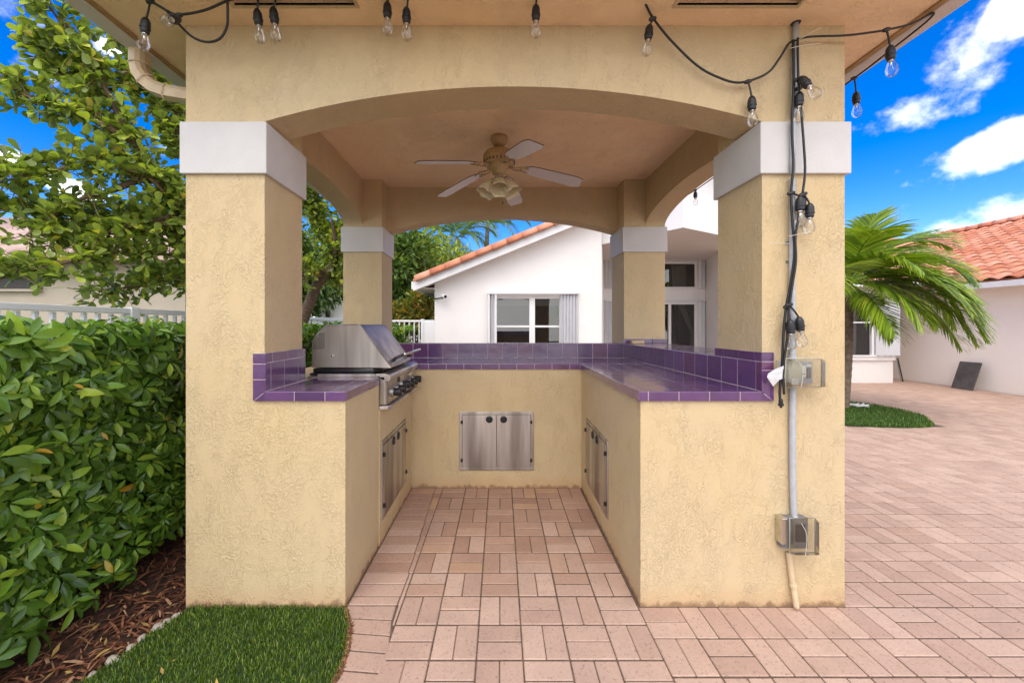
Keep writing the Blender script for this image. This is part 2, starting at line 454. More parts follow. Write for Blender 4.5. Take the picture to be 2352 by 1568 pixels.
def leaf_mat(name, stops, rough=0.35, trans=0.3, spec=0.5):
    m, t, b = varied(name, stops, rough=rough, nscale=25, namt=0.15, spec=spec)
    src = b.inputs['Base Color'].links[0].from_socket
    tr = N(t, 'ShaderNodeBsdfTranslucent')
    t.links.new(mixc(t, 1.0, src, (1.3, 1.35, 0.5), 'MULTIPLY'), tr.inputs['Color'])
    mx = N(t, 'ShaderNodeMixShader'); mx.inputs[0].default_value = trans
    o = t.nodes['Material Output']
    t.links.new(b.outputs[0], mx.inputs[1]); t.links.new(tr.outputs[0], mx.inputs[2]); t.links.new(mx.outputs[0], o.inputs[0])
    return m
m_hedge = leaf_mat('hedge_leaf', [(0, (0.055, 0.120, 0.016)), (0.5, (0.105, 0.215, 0.026)), (0.84, (0.20, 0.35, 0.034)), (0.97, (0.32, 0.44, 0.04)), (0.992, (0.38, 0.45, 0.04)), (1, (0.55, 0.30, 0.03))], rough=0.22)
m_treeleaf = leaf_mat('tree_leaf', [(0, (0.14, 0.19, 0.055)), (0.45, (0.23, 0.31, 0.07)), (0.75, (0.36, 0.45, 0.08)), (0.95, (0.50, 0.60, 0.09)), (1, (0.55, 0.46, 0.09))], rough=0.32, trans=0.42)
m_darkleaf = leaf_mat('back_leaf', [(0, (0.045, 0.095, 0.018)), (0.6, (0.09, 0.17, 0.026)), (1, (0.20, 0.30, 0.045))], rough=0.4)
m_palmleaf = leaf_mat('palm_leaf', [(0, (0.11, 0.185, 0.018)), (0.6, (0.20, 0.31, 0.025)), (0.93, (0.34, 0.45, 0.035)), (1, (0.44, 0.44, 0.06))], rough=0.35)
m_backpalm = leaf_mat('back_palm_leaf', [(0, (0.08, 0.15, 0.04)), (1, (0.17, 0.26, 0.07))], rough=0.45)
m_croton = leaf_mat('croton_leaf', [(0, (0.06, 0.12, 0.02)), (0.5, (0.22, 0.24, 0.03)), (0.8, (0.45, 0.30, 0.04)), (1, (0.38, 0.10, 0.03))], rough=0.4)
m_grass = leaf_mat('turf_blade', [(0, (0.045, 0.092, 0.006)), (0.6, (0.090, 0.165, 0.010)), (0.96, (0.18, 0.26, 0.02)), (1, (0.36, 0.32, 0.10))], rough=0.5, trans=0.2)
m_grass2 = leaf_mat('island_turf_blade', [(0, (0.045, 0.10, 0.012)), (0.6, (0.08, 0.16, 0.018)), (1, (0.14, 0.24, 0.03))], rough=0.5, trans=0.2)

def clear_mat(name, refl=1.0, tint=(1, 1, 1), base=0.0, rough=0.0):
    m, t, b = new_mat(name)
    tr = N(t, 'ShaderNodeBsdfTransparent'); tr.inputs[0].default_value = (*tint, 1)
    gl = N(t, 'ShaderNodeBsdfGlossy'); gl.inputs['Roughness'].default_value = rough
    fr = N(t, 'ShaderNodeFresnel'); fr.inputs[0].default_value = 1.5
    mx = N(t, 'ShaderNodeMixShader')
    t.links.new(math_node(t, 'MULTIPLY_ADD', fr.outputs[0], refl, base, True), mx.inputs[0])
    t.links.new(tr.outputs[0], mx.inputs[1]); t.links.new(gl.outputs[0], mx.inputs[2])
    t.links.new(mx.outputs[0], t.nodes['Material Output'].inputs[0])
    return m
m_bulb = clear_mat('clear_bulb_glass', 0.45, (0.985, 0.985, 0.98), 0.02)
m_pane = clear_mat('window_glass', 1.0, (0.60, 0.60, 0.58), 0.06)
m_cover = clear_mat('clear_plastic_cover', 1.2, (0.80, 0.81, 0.76), 0.10, 0.15)

def text_paper():
    m, t, b = new_mat('printed_label')
    g = N(t, 'ShaderNodeNewGeometry'); s = N(t, 'ShaderNodeSeparateXYZ'); t.links.new(g.outputs['Position'], s.inputs[0])
    line = math_node(t, 'FRACT', math_node(t, 'MULTIPLY', s.outputs[2], 170.0))
    n = N(t, 'ShaderNodeTexNoise'); n.inputs['Scale'].default_value = 420; t.links.new(g.outputs['Position'], n.inputs['Vector'])
    k = math_node(t, 'MULTIPLY', math_node(t, 'LESS_THAN', line, 0.45), math_node(t, 'GREATER_THAN', n.outputs['Fac'], 0.45))
    t.links.new(mixc(t, math_node(t, 'MULTIPLY', k, 0.6), (0.72, 0.73, 0.75), (0.12, 0.12, 0.14)), b.inputs['Base Color'])
    return m
m_paper = text_paper()

# ================================================================== GROUND
g = MB(); g.add([(-60, -20, -0.06), (90, -20, -0.06), (90, 160, -0.06), (-60, 160, -0.06)], [(0, 1, 2, 3)])
obj('ground', g, m_ground, kind='structure')

# joint sand sheet under all the pavers
border_in = [Vector((-.503, 1.928, 0)), G(899, 1431), G(897, 1467), G(892.6, 1506.5), G(871, 1567.7), G(838, 1640), Vector((-.485, 1.2, 0)), Vector((-.485, .9, 0)), Vector((-.485, .5, 0))]
border_out = [Vector((-.752, 1.928, 0)), G(806, 1434.5), G(804, 1460), G(799, 1496), G(781, 1546), G(766, 1572), G(722, 1650), Vector((-.668, 1.2, 0)), Vector((-.70, .9, 0)), Vector((-.715, .5, 0))]
pm = MB()
sheet = [(-0.80, 1.93)] + [(p.x, p.y) for p in border_out] + [(-0.9, 0.3), (10.3, 0.3), (10.3, 12.0), (-0.8, 12.0)]
pm.add([(x, y, -0.0034) for x, y in sheet], [tuple(range(len(sheet)))])  # joint bed
pavement = obj('pavement', pm, m_sand, kind='structure')
fm = MB(); fm.box(-0.76, 0.70, 1.925, 3.36, -0.03, -0.0026)
floor = obj('floor', fm, m_sand, kind='structure')

MOD = 0.1905
U0, W0 = -0.0994, 1.995
pav = []          # (x0,x1,y0,y1)
def inside_lawn(x, y):
    # island lawn outline
    return point_in(x, y, island)
def point_in(x, y, poly):
    c = False; n = len(poly)
    for i in range(n):
        x1, y1 = poly[i]; x2, y2 = poly[(i + 1) % n]
        if (y1 > y) != (y2 > y) and x < (x2 - x1) * (y - y1) / (y2 - y1) + x1: c = not c
    return c
isl_px = [(1944, 922.6), (1985, 927), (2029.5, 933.8), (2075, 943), (2117.6, 953.9), (2134, 964), (2145.4, 974), (2146, 980.5), (2115, 982.5), (2080, 983), (2010, 981), (1938.7, 976.5)]
island = [(G(*p).x, G(*p).y) for p in isl_px] + [(4.55, 5.45), (4.2, 5.7), (4.1, 6.2), (4.5, 6.8)]
gap = 0.0018
def add_block(x0, y0, vert, mod=MOD, into=None):
    """two bricks of a basket-weave square; wider joints round the square than between its two bricks"""
    into = pav if into is None else into
    o_ = 0.0012
    a, b_, c_, d_ = x0 + o_, x0 + mod - o_, y0 + o_ + .0014, y0 + mod - o_ - .0014
    if vert: m_ = (a + b_) / 2; into.append((a, m_, c_, d_)); into.append((m_, b_, c_, d_))
    else: m_ = (c_ + d_) / 2; into.append((a, b_, c_, m_ - .0012)); into.append((a, b_, m_ + .0012, d_))
aisle = []
for j in range(-8, 8):
    for i in range(-2, 5):
        x0, y0 = U0 + i * MOD, W0 + j * MOD
        vert = (i + j) % 2 == 1
        cxm = x0 + MOD / 2
        if y0 + MOD / 2 > 1.923:
            # under the roof: cut to the walls
            if x0 > 0.66 or y0 > 3.31: continue
            tmp = []; add_block(x0, y0, vert, into=tmp)
            for (a, b_, c_, d_) in tmp:
                b_ = min(b_, 0.675); d_ = min(d_, 3.325)
                if b_ - a > 0.02 and d_ - c_ > 0.02: aisle.append((a, b_, c_, d_))
        elif x0 < 0.66:
            add_block(x0, y0, vert)
# left filler: narrow cut strip and a column of flat laid bricks
for j in range(0, 8):
    y0 = W0 + j * MOD
    t_ = (y0 - 1.995) / 1.33
    xa = -0.4775 - 0.022; xb = -0.5 - 0.05 * t_
    y1 = min(y0 + MOD, 3.325)
    if y1 - y0 < 0.03: continue
    for k in range(2):
        ya = y0 + k * MOD / 2; yb = min(ya + MOD / 2, y1)
        if yb - ya < 0.02: continue
        aisle.append((-0.742, xb, ya, yb))
        if j % 2 == 0: aisle.append((xb, U0 - 2 * MOD, ya, yb))
    if j % 2 == 1: aisle.append((xb, U0 - 2 * MOD, y0, y1))
aisle.append((-0.742, -0.503, 1.931, 1.993)); aisle.append((-0.4995, U0 - 2 * MOD, 1.931, 1.993))
# soldier course along the right front wall, then basket weave running on to the right
xs = U0 + 4 * MOD
for k in range(2): pav.append((xs, xs + MOD, 1.918 - (k + 1) * MOD / 2, 1.918 - k * MOD / 2))
for k in range(10): pav.append((xs + MOD + k * MOD / 2, xs + MOD + (k + 1) * MOD / 2, 1.918 - MOD, 1.918))
for j in range(-8, 0):
    for i in range(4, 10):
        y0 = 1.918 - MOD + (j) * MOD
        vert = (i + j) % 2 == 1
        if y0 > 0.3: add_block(U0 + i * MOD, y0, vert)
XR = U0 + 10 * MOD
for j in range(-8, 52):
    for i in range(-1, 46):
        x0, y0 = XR + i * MOD, 1.918 + j * MOD
        if x0 > 10.1 or y0 > 11.8 or y0 < 0.35: continue
        if point_in(x0 + MOD / 2, y0 + MOD / 2, island): continue
        tmp = []; add_block(x0, y0, (i + j) % 2 == 0, into=tmp)
        if i == -1:
            if y0 < 1.9 or y0 > 4.3: continue
            tmp = [(max(a, 1.664), b_, c_, d_) for (a, b_, c_, d_) in tmp if b_ > 1.70]
        pav += tmp
for j in range(0, 52):              # pavers between pavilion and house, behind the kitchen
    for i in range(-14, 10):
        x0, y0 = U0 + i * MOD, 4.4 + j * MOD
        if y0 > 8.7: continue
        add_block(x0, y0, (i + j) % 2 == 0)
def in_view(x, y, z=0.0):
    if y < 0.1: return False
    px, py = CX + x * F / y, CY + (EYE - z) * F / y
    return -20 < px < W + 20 and -20 < py < H + 20
def hidden(x, y):                   # ground hidden behind the pavilion's own front walls
    px = CX + x * F / y
    return y > 1.95 and (427 < px < 1938)
cand = sorted([p for p in pav if in_view((p[0] + p[1]) / 2, (p[2] + p[3]) / 2) and not hidden((p[0] + p[1]) / 2, (p[2] + p[3]) / 2)],
              key=lambda p: (p[2] + p[3]))
singles = set(cand[:284])
rest = MB()
def paver_into(mb, x0, x1, y0, y1, dz=0.0, c=0.004):
    g2 = gap / 2
    a, b_, e, f_ = x0 + g2, x1 - g2, y0 + g2, y1 - g2
    z0, z1, z2 = -0.02, dz - 0.004, dz
    mb.add([(a, e, z0), (b_, e, z0), (b_, f_, z0), (a, f_, z0), (a, e, z1), (b_, e, z1), (b_, f_, z1), (a, f_, z1),
            (a + c, e + c, z2), (b_ - c, e + c, z2), (b_ - c, f_ - c, z2), (a + c, f_ - c, z2)],
           [(8, 9, 10, 11)] + [(i, (i + 1) % 4, 4 + (i + 1) % 4, 4 + i) for i in range(4)] + [(4 + i, 4 + (i + 1) % 4, 8 + (i + 1) % 4, 8 + i) for i in range(4)])
for p in pav:
    if p in singles:
        piece('paver', p[0] + gap / 2, p[1] - gap / 2, p[2] + gap / 2, p[3] - gap / 2, -0.03, R.uniform(-0.0009, 0.0009), m_paver, pavement, c=0.004, jit=0.0007)
    else:
        paver_into(rest, *p, dz=R.uniform(-0.0015, 0.0015))
obj('distant_pavers', rest, m_paver, pavement, kind='stuff')
for p in aisle:
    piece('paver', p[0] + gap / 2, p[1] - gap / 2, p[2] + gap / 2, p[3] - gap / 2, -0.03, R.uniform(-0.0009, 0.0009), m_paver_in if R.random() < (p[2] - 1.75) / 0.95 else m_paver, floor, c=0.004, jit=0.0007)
# curved edging bricks beside the turf
def resample(pts, n):
    L = [0]
    for a, b_ in zip(pts, pts[1:]): L.append(L[-1] + (b_ - a).length)
    res = []
    for k in range(n + 1):
        s = L[-1] * k / n
        for i in range(len(L) - 1):
            if s <= L[i + 1] + 1e-9:
                f_ = (s - L[i]) / max(1e-9, L[i + 1] - L[i]); res.append(pts[i].lerp(pts[i + 1], f_)); break
    return res
NB = 15
bi, bo = resample(border_in, NB), resample(border_out, NB)
for k in range(NB):
    q = [bo[k], bi[k], bi[k + 1], bo[k + 1]]
    c_ = sum(q, Vector()) / 4
    q = [c_ + (p - c_) * (1 - 0.0035 / max(.02, (p - c_).length)) for p in q]
    for i_, s_ in ((0, 1), (1, 1), (2, -1), (3, -1)): q[i_] = q[i_] + Vector((0, -.0022 * s_, 0))
    mb = MB(); low = [Vector((p.x, p.y, -0.02)) for p in q]; mid = [Vector((p.x, p.y, -0.004)) for p in q]
    top = [Vector((*(c_ + (p - c_) * 0.95).xy, 0.0)) for p in q]
    mb.add(low + mid + top, [(11, 10, 9, 8)] + [(i, 4 + i, 4 + (i + 1) % 4, (i + 1) % 4) for i in range(4)] + [(4 + i, 8 + i, 8 + (i + 1) % 4, 4 + (i + 1) % 4) for i in range(4)])
    mb.f = [tuple(reversed(f)) for f in mb.f]
    obj('paver', mb, m_paver, pavement)
# sliver pavers between the curved border and the weave
for k, (ya, yb) in enumerate([(1.805, 1.99), (1.71, 1.80), (1.615, 1.705), (1.52, 1.61)]):
    def bx(y):
        for a, b_ in zip(border_in, border_in[1:]):
            if a.y >= y >= b_.y: return a.x + (b_.x - a.x) * (a.y - y) / (a.y - b_.y) + 0.006
        return border_in[0].x + 0.006
    xr = U0 - 2 * MOD - 0.002
    if xr - bx(ya) < 0.006: continue
    mb = MB(); mb.prism([(bx(ya), ya, -0.02), (xr, ya, -0.02), (xr, yb, -0.02), (bx(yb), yb, -0.02)], (0, 0, 0.02))
    obj('paver', mb, m_paver, pavement)

pt = MB(); pt.add([(-0.9, -14, -0.004), (14, -14, -0.004), (14, 0.345, -0.004), (-0.9, 0.345, -0.004)], [(0, 1, 2, 3)])
obj('patio', pt, m_paver, kind='structure')
# mulch bed
edge_px = [(428, 1399), (382, 1426.6), (340.5, 1454), (294.5, 1491), (221, 1541.6), (170, 1570), (90, 1620), (0, 1690), (-120, 1800)]
lawn_edge = [G(*p) for p in edge_px]
lawn_poly = [(p.x, p.y) for p in lawn_edge] + [(-1.9, 0.5)] + [(p.x + 0.0, p.y) for p in reversed(border_out)] + [(-0.76, 1.93), (-1.52, 1.93)]
mb = MB(); mb.add([(-3.2, 0.4, -0.045), (-1.35, 0.4, -0.045), (-1.45, 1.95, -0.045), (-1.45, 9.5, -0.045), (-3.2, 9.5, -0.045)], [(0, 1, 2, 3, 4)])
obj('garden_bed', mb, m_soil, kind='structure')
mb = MB()
for k in range(9000):
    y = 0.7 + 4.2 * R.random() ** 1.4
    x = R.uniform(-3.1, -1.5)
    if point_in(x, y, lawn_poly): continue
    if y > 1.93 and x > -1.54: continue
    L = R.uniform(0.012, 0.05); w = R.uniform(0.002, 0.006); a = R.uniform(0, 2 * PI); tl = R.uniform(-0.5, 0.5)
    dx, dy = math.cos(a), math.sin(a); z = -0.040 + R.random() * 0.022
    p0 = Vector((x, y, z)); u = Vector((dx, dy, tl * 0.5)) * L; v_ = Vector((-dy, dx, R.uniform(-.4, .4))) * w; up = Vector((0, 0, R.uniform(0.002, 0.012)))
    mb.add([p0 - u - v_, p0 - u + v_, p0 + up + v_, p0 + up - v_, p0 + u + v_ * .6, p0 + u - v_ * .6], [(0, 1, 2, 3), (3, 2, 4, 5)])
mulch = obj('mulch', mb, m_mulch, kind='stuff')
tag(mulch, 'loose red-brown bark mulch under the hedge', 'mulch')
# edging stones between mulch and turf
es = resample(lawn_edge[:7], 30)
ORD = ['first', 'second', 'third', 'fourth', 'fifth', 'sixth', 'seventh', 'eighth', 'ninth', 'tenth']
for k, i_ in enumerate((1, 2, 4, 6, 7, 10, 13, 17, 21, 25)):
    p = es[i_]; r = R.uniform(0.012, 0.024)
    mb = MB(); prof = [(r * 0.3, -r * .6), (r * .9, -r * .3), (r, 0), (r * .8, r * .45), (r * .3, r * .65)]
    mb.lathe(prof, 9); mb.v = [(x * R.uniform(.9, 1.15), y * 1.6 * R.uniform(.9, 1.1), z) for x, y, z in mb.v]
    o = obj('edging_stone', mb, m_stone, smooth=True)
    o.location = (p.x - 0.014, p.y, -0.014); o.rotation_euler = (0, 0, R.uniform(0.5, 1.3))
    tag(o, 'pale edging stone between mulch and turf, %s from the left pillar corner' % ORD[k], 'stone', 'edging stones along the turf')

def turf(name, poly, n, h, m, base, z=0.0):
    mb = MB(); mb.add([(x, y, z - 0.002) for x, y in poly], [tuple(range(len(poly)))])
    o0 = obj(base, mb, m_turfbase, kind='structure')
    xs_ = [p[0] for p in poly]; ys_ = [p[1] for p in poly]
    mb = MB(); k = 0
    while k < n:
        x, y = R.uniform(min(xs_), max(xs_)), R.uniform(min(ys_), max(ys_))
        if not point_in(x, y, poly): continue
        k += 1
        a = R.uniform(0, 2 * PI); hh = h * R.uniform(0.6, 1.15); w = h * R.uniform(0.05, 0.085)
        lean = Vector((math.cos(a), math.sin(a), 0)) * hh * R.uniform(0.1, 0.75)
        s_ = Vector((-math.sin(a + R.uniform(-1, 1)), math.cos(a), 0)) * w
        p0 = Vector((x, y, z - 0.002))
        p1 = p0 + lean * 0.35 + Vector((0, 0, hh * 0.6)); p2 = p0 + lean + Vector((0, 0, hh * 0.95))
        mb.add([p0 - s_, p0 + s_, p1 + s_ * .8, p1 - s_ * .8, p2], [(0, 1, 2, 3), (3, 2, 4)])
    return o0, obj(name, mb, m, kind='stuff')
_, t1 = turf('turf', lawn_poly, 42000, 0.022, m_grass, 'lawn', -0.004)
tag(t1, 'dark green artificial turf in front of the left pillar', 'turf')
_, t2 = turf('turf', island, 16000, 0.045, m_grass2, 'lawn_island', 0.004)
tag(t2, 'bright green teardrop of turf around the palm', 'turf')
# ragged soil line between border bricks and turf
mb = MB()
for k in range(900):
    t_ = R.random() * (len(border_out) - 1.001); i = int(t_); p = border_out[i].lerp(border_out[i + 1], t_ - i)
    L = R.uniform(0.004, 0.016); a = R.uniform(0, PI); u = Vector((math.cos(a), math.sin(a), .2)) * L; v_ = Vector((-math.sin(a), math.cos(a), 0)) * L * .3
    p = p + Vector((R.uniform(-0.014, 0.006), 0, 0.001))
    mb.add([p - u, p + v_, p + u, p - v_], [(0, 1, 2, 3)])
o = obj('edge_litter', mb, m_mulch, kind='stuff'); tag(o, 'thin line of brown litter between turf and curved pavers', 'litter')

mb = MB()
for k in range(150):
    x = R.uniform(-2.2, -0.9); y = R.uniform(0.9, 2.1)
    inl = point_in(x, y, lawn_poly)
    if inl and R.random() < .8: continue
    L = R.uniform(.008, .03); a = R.uniform(0, 6.28); u = Vector((math.cos(a), math.sin(a), R.uniform(-.2, .4))) * L; v_ = Vector((-math.sin(a), math.cos(a), R.uniform(-.3, .3))) * L * .3
    p = Vector((x, y, .016 if inl else -.012)); mb.add([p - u, p + v_, p + u, p - v_], [(0, 1, 2, 3)])
m_dead = simple('dead_leaf', (0.34, 0.22, 0.06), .8, noise=.4, nscale=30)
o = obj('leaf_litter', mb, m_dead, kind='stuff'); tag(o, 'scattered dry yellow leaf bits on the mulch and turf', 'litter')

# ================================================================== PAVILION
pv = thing('pavilion', 'yellow stucco pavilion with arches, white pillar caps and flat soffit', 'pavilion')
YF, YB = 1.923, 4.34
ZC0, ZC1, ZT, ZAP = 2.081, 2.329, 2.80, 2.5065
XL0, XL1, XR0, XR1 = -1.520, -1.140, 1.2616, 1.661
def shear(mb):
    mb.v = [(XS(x, y), y, z) for x, y, z in mb.v]; return mb
pillars = [(XL0, XL1, YF, 2.30), (XR0, XR1, YF, 2.30), (XL0 - 0.002, XL1, 3.94, YB), (XR0 - 0.005, XR1, 3.94, YB)]
for (a, b_, c_, d_) in pillars:
    o = obj('pillar', shear(MB().box(a, b_, c_, d_, -0.01, ZT + 0.015)), m_stucco, pv)
for (a, b_, c_, d_) in pillars:
    p_ = 0.018
    obj('pillar_cap', shear(MB().box(a - p_, b_ + p_, c_ - p_, d_ + p_, ZC0, ZC1)), m_cap, pv, bevel=0.004)
def arch_pts(s0, s1, kind, n=36):
    c_ = (s0 + s1) / 2; h_ = (s1 - s0) / 2; rise = ZAP - ZC1 - 0.009
    z0 = ZC1 + 0.009
    res = []
    for k in range(n + 1):
        t_ = -1 + 2 * k / n
        if kind == 'circle':
            Rr = (h_ * h_ + rise * rise) / (2 * rise)
            z = z0 - (Rr - rise) + math.sqrt(Rr * Rr - (t_ * h_) ** 2)
            s = c_ + t_ * h_
        else:
            s = c_ - math.cos(PI * k / n) * h_; z = z0 + rise * math.sin(PI * k / n)
        res.append((s, z))
    return res
def beam(s0, s1, kind, axis, w0, w1):
    pts = arch_pts(s0, s1, kind)
    mb = MB()
    prof = pts + [(s1, ZT + 0.012), (s0, ZT + 0.012)]
    n = len(pts)
    def V3(s, w, z): return (s, w, z) if axis == 'x' else (w, s, z)
    ncol = n - 1
    vs = []; fs = []
    for (s, z) in pts: vs += [V3(s, w0, z), V3(s, w1, z), V3(s, w0, ZT + 0.012), V3(s, w1, ZT + 0.012)]
    for i in range(ncol):
        a, b_ = 4 * i, 4 * (i + 1)
        fs += [(a, b_, b_ + 2, a + 2), (a + 1, a + 3, b_ + 3, b_ + 1), (a, a + 1, b_ + 1, b_), (a + 2, b_ + 2, b_ + 3, a + 3)]
    fs += [(0, 2, 3, 1), (4 * ncol, 4 * ncol + 1, 4 * ncol + 3, 4 * ncol + 2)]
    if axis == 'y': fs = [tuple(reversed(f)) for f in fs]
    mb.add(vs, fs)
    return shear(mb)
obj('arched_beam', beam(XL1, XR0, 'circle', 'x', YF, YF + 0.20), m_stucco, pv)
obj('arched_beam', beam(XL1, XR0, 'circle', 'x', YB - 0.18, YB), m_stucco, pv)
obj('arched_beam', beam(2.30, 3.94, 'ellipse', 'y', XL0, XL0 + 0.19), m_stucco, pv)
obj('arched_beam', beam(2.30, 3.94, 'ellipse', 'y', XR1 - 0.19, XR1), m_stucco, pv)
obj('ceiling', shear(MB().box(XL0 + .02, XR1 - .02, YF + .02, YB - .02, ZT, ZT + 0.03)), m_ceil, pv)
EX0, EX1, EY0, EY1 = -1.845, 1.98, 1.60, 4.66
vents = [(-1.205, -0.658, 1.655, 1.80), (0.795, 1.341, 1.655, 1.80)]
sf = MB()
zs0, zs1 = ZT, ZT + 0.025
sf.box(EX0, EX1, 1.80, YF, zs0, zs1); sf.box(EX0, EX1, EY0, 1.655, zs0, zs1)
sf.box(EX0, vents[0][0], 1.655, 1.80, zs0, zs1); sf.box(vents[0][1], vents[1][0], 1.655, 1.80, zs0, zs1); sf.box(vents[1][1], EX1, 1.655, 1.80, zs0, zs1)
sf.box(EX0, XL0, YF, YB, zs0, zs1); sf.box(XR1, EX1, YF, YB, zs0, zs1); sf.box(EX0, EX1, YB, EY1, zs0, zs1)
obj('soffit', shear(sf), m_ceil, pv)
for (a, b_, c_, d_) in vents:
    vb = obj('soffit_vent', MB().box(a - .01, b_ + .01, c_ - .01, d_ + .01, ZT + 0.026, ZT + 0.03), m_brown, pv, label='rusty brown mesh vent set into the soffit')
    fr = MB()
    for (e, f_, g_, h_) in ((a - .016, b_ + .016, d_, d_ + .016), (a - .016, a, c_, d_), (b_, b_ + .016, c_, d_), (a - .016, b_ + .016, c_ - .016, c_)):
        fr.box(e, f_, g_, h_, ZT - 0.004, ZT + 0.012)
    obj('vent_frame', fr, m_stucco, vb, bevel=0.002)
# gutter and fascia with an inner brown trim strip
gt = MB(); t_ = MB()
for (a, b_, c_, d_) in ((EX0 - .095, EX0, EY0 - .095, EY1 + .095), (EX1, EX1 + .095, EY0 - .095, EY1 + .095), (EX0, EX1, EY0 - .095, EY0), (EX0, EX1, EY1, EY1 + .095)):
    gt.box(a, b_, c_, d_, ZT - 0.012, ZT + 0.12)
obj('gutter', shear(gt), m_fascia, pv, bevel=0.008)
for (a, b_, c_, d_) in ((EX0, EX0 + .028, EY0, EY1), (EX1 - .028, EX1, EY0, EY1)):
    obj('soffit_trim', shear(MB().box(a, b_, c_, d_, ZT - 0.010, ZT - 0.002)), m_trim, pv)
# hipped roof
def hip(x0, x1, y0, y1, z, rise):
    cx_, cy_ = (x0 + x1) / 2, (y0 + y1) / 2; half = (y1 - y0) / 2
    mb = MB(); mb.add([(x0, y0, z), (x1, y0, z), (x1, y1, z), (x0, y1, z), (x0 + half, cy_, z + rise), (x1 - half, cy_, z + rise)],
                      [(0, 1, 5, 4), (1, 2, 5), (2, 3, 4, 5), (3, 0, 4), (3, 2, 1, 0)])
    return mb
obj('roof', shear(hip(EX0 - .07, EX1 + .07, EY0 - .07, EY1 + .07, ZT + 0.125, 0.72)), m_rooftile, pv)
rt = MB()
for side in range(2):
    yb, sy = (EY0 - .1, 1) if side == 0 else (EY1 + .1, -1)
    for k in range(15):
        x = EX0 + (k + .5) * (EX1 - EX0) / 15
        run = min(1.6, x - EX0 + .1, EX1 - x + .1)
        rt.tube([(XS(x, yb), yb, ZT + .15), (XS(x, yb), yb + sy * run, ZT + .15 + .44 * run)], 0.07, 8)
for side in range(2):
    xb, sx_ = (EX0 - .1, 1) if side == 0 else (EX1 + .1, -1)
    for k in range(12):
        y = EY0 + (k + .5) * (EY1 - EY0) / 12
        run = min(1.6, y - EY0 + .1, EY1 - y + .1)
        rt.tube([(XS(xb, y), y, ZT + .15), (XS(xb, y) + sx_ * run, y, ZT + .15 + .44 * run)], 0.07, 8)
obj('roof_tiles', rt, m_rooftile, pv, smooth=True, kind='stuff')
# downspout: ribbed elbow from the gutter to the pillar side
path = [Vector((-1.893, 2.09, 2.795)), Vector((-1.893, 2.09, 2.72)), Vector((-1.885, 2.092, 2.675)), Vector((-1.86, 2.096, 2.635)), Vector((-1.815, 2.10, 2.60)), Vector((-1.75, 2.10, 2.578)), Vector((-1.64, 2.10, 2.56)), Vector((-1.575, 2.10, 2.55)), Vector((-1.556, 2.10, 2.50)), Vector((-1.556, 2.10, 1.3)), Vector((-1.556, 2.10, 0.1))]
dsp = MB(); vs = []; n = 12
for i, p in enumerate(path):
    tg = (path[min(i + 1, len(path) - 1)] - path[max(0, i - 1)]).normalized()
    b_ = Vector((0, 1, 0)); a_ = tg.cross(b_).normalized()
    for k in range(n):
        an = 2 * PI * (k + .5) / n; r = 0.034 * (1 + (0.06 if k % 2 else -0.02))
        ca, sa = math.cos(an), math.sin(an)
        q = (abs(ca) ** 4 + abs(sa) ** 4) ** -0.25
        vs.append(p + a_ * ca * q * r + b_ * sa * q * r * 1.15)
fs = [(i * n + k, i * n + (k + 1) % n, (i + 1) * n + (k + 1) % n, (i + 1) * n + k) for i in range(len(path) - 1) for k in range(n)]
dsp.add(vs, [tuple(reversed(f)) for f in fs])
m_spout = simple('beige_downspout', (0.58, 0.45, 0.28), 0.5, noise=0.12, nscale=12)
obj('downspout', dsp, m_spout, pv)
jn = MB()
for (p, a_) in ((path[1], (0, 0, 1)), (path[3], (-.6, 0, .8)), (path[5], (1, 0, -.25))):
    jn = MB(); jn.lathe([(0.0475, -0.004), (0.049, 0), (0.0475, 0.004)], 14, at=p, axis=a_, caps=False)
    obj('downspout_joint', jn, m_spout, pv)

# ================================================================== COUNTER
kc = thing('kitchen_counter', 'U-shaped yellow stucco outdoor kitchen counter topped with purple tile', 'kitchen counter')
ZK = 1.037
base = MB()
AL, AR = -0.750, 0.675
base.box(XL1, AL, YF, 2.45, -0.01, ZK - 0.012)
base.box(XL0, XL1 - .001, 2.302, 2.448, -0.008, ZK - 0.014)
base.box(XL0, AL + 0.006, 2.449, 3.30, -0.01, 0.835)
base.box(XL0, -1.20, 2.45, 3.30, 0.836, ZK - 0.012)
base.box(XL0 - .03, AR, 3.33, 4.20, -0.01, ZK - 0.012)
base.box(AR, XR0, YF, 3.33, -0.012, ZK - 0.013)
base.box(AR + .001, XR1 - .03, 3.332, 4.18, -0.012, ZK - 0.0125)
base.box(XR0 - .001, XR1 - .02, 2.305, 3.331, -0.011, ZK - 0.0128)
obj('counter_base', base, m_stucco, kc)
class PB:
    def __init__(s, name, m, sh=False): s.n = name; s.m = m; s.sh = sh
    def box(s, *a):
        mb = MB().box(*a); obj(s.n, shear(mb) if s.sh else mb, s.m, kc)
grout = PB('grout_bed', m_grout)
grout.box(XL1 + .002, AL + .0042, YF - .0105, 2.44, ZK - 0.0455, ZK - 0.0016)
grout.box(XL0 + .01, AL - .002, 3.3197, 4.19, ZK - 0.0455, ZK - 0.0018)
grout.box(AL - .002, AR - .0103, 3.3197, 4.19, ZK - 0.0455, ZK - 0.0017)
grout.box(AR - .0103, XR0, YF - .0105, 3.3197, ZK - 0.0455, ZK - 0.0016)
grout.box(AR - .0103, XR0, 3.3198, 4.19, ZK - 0.051, ZK - 0.0019)
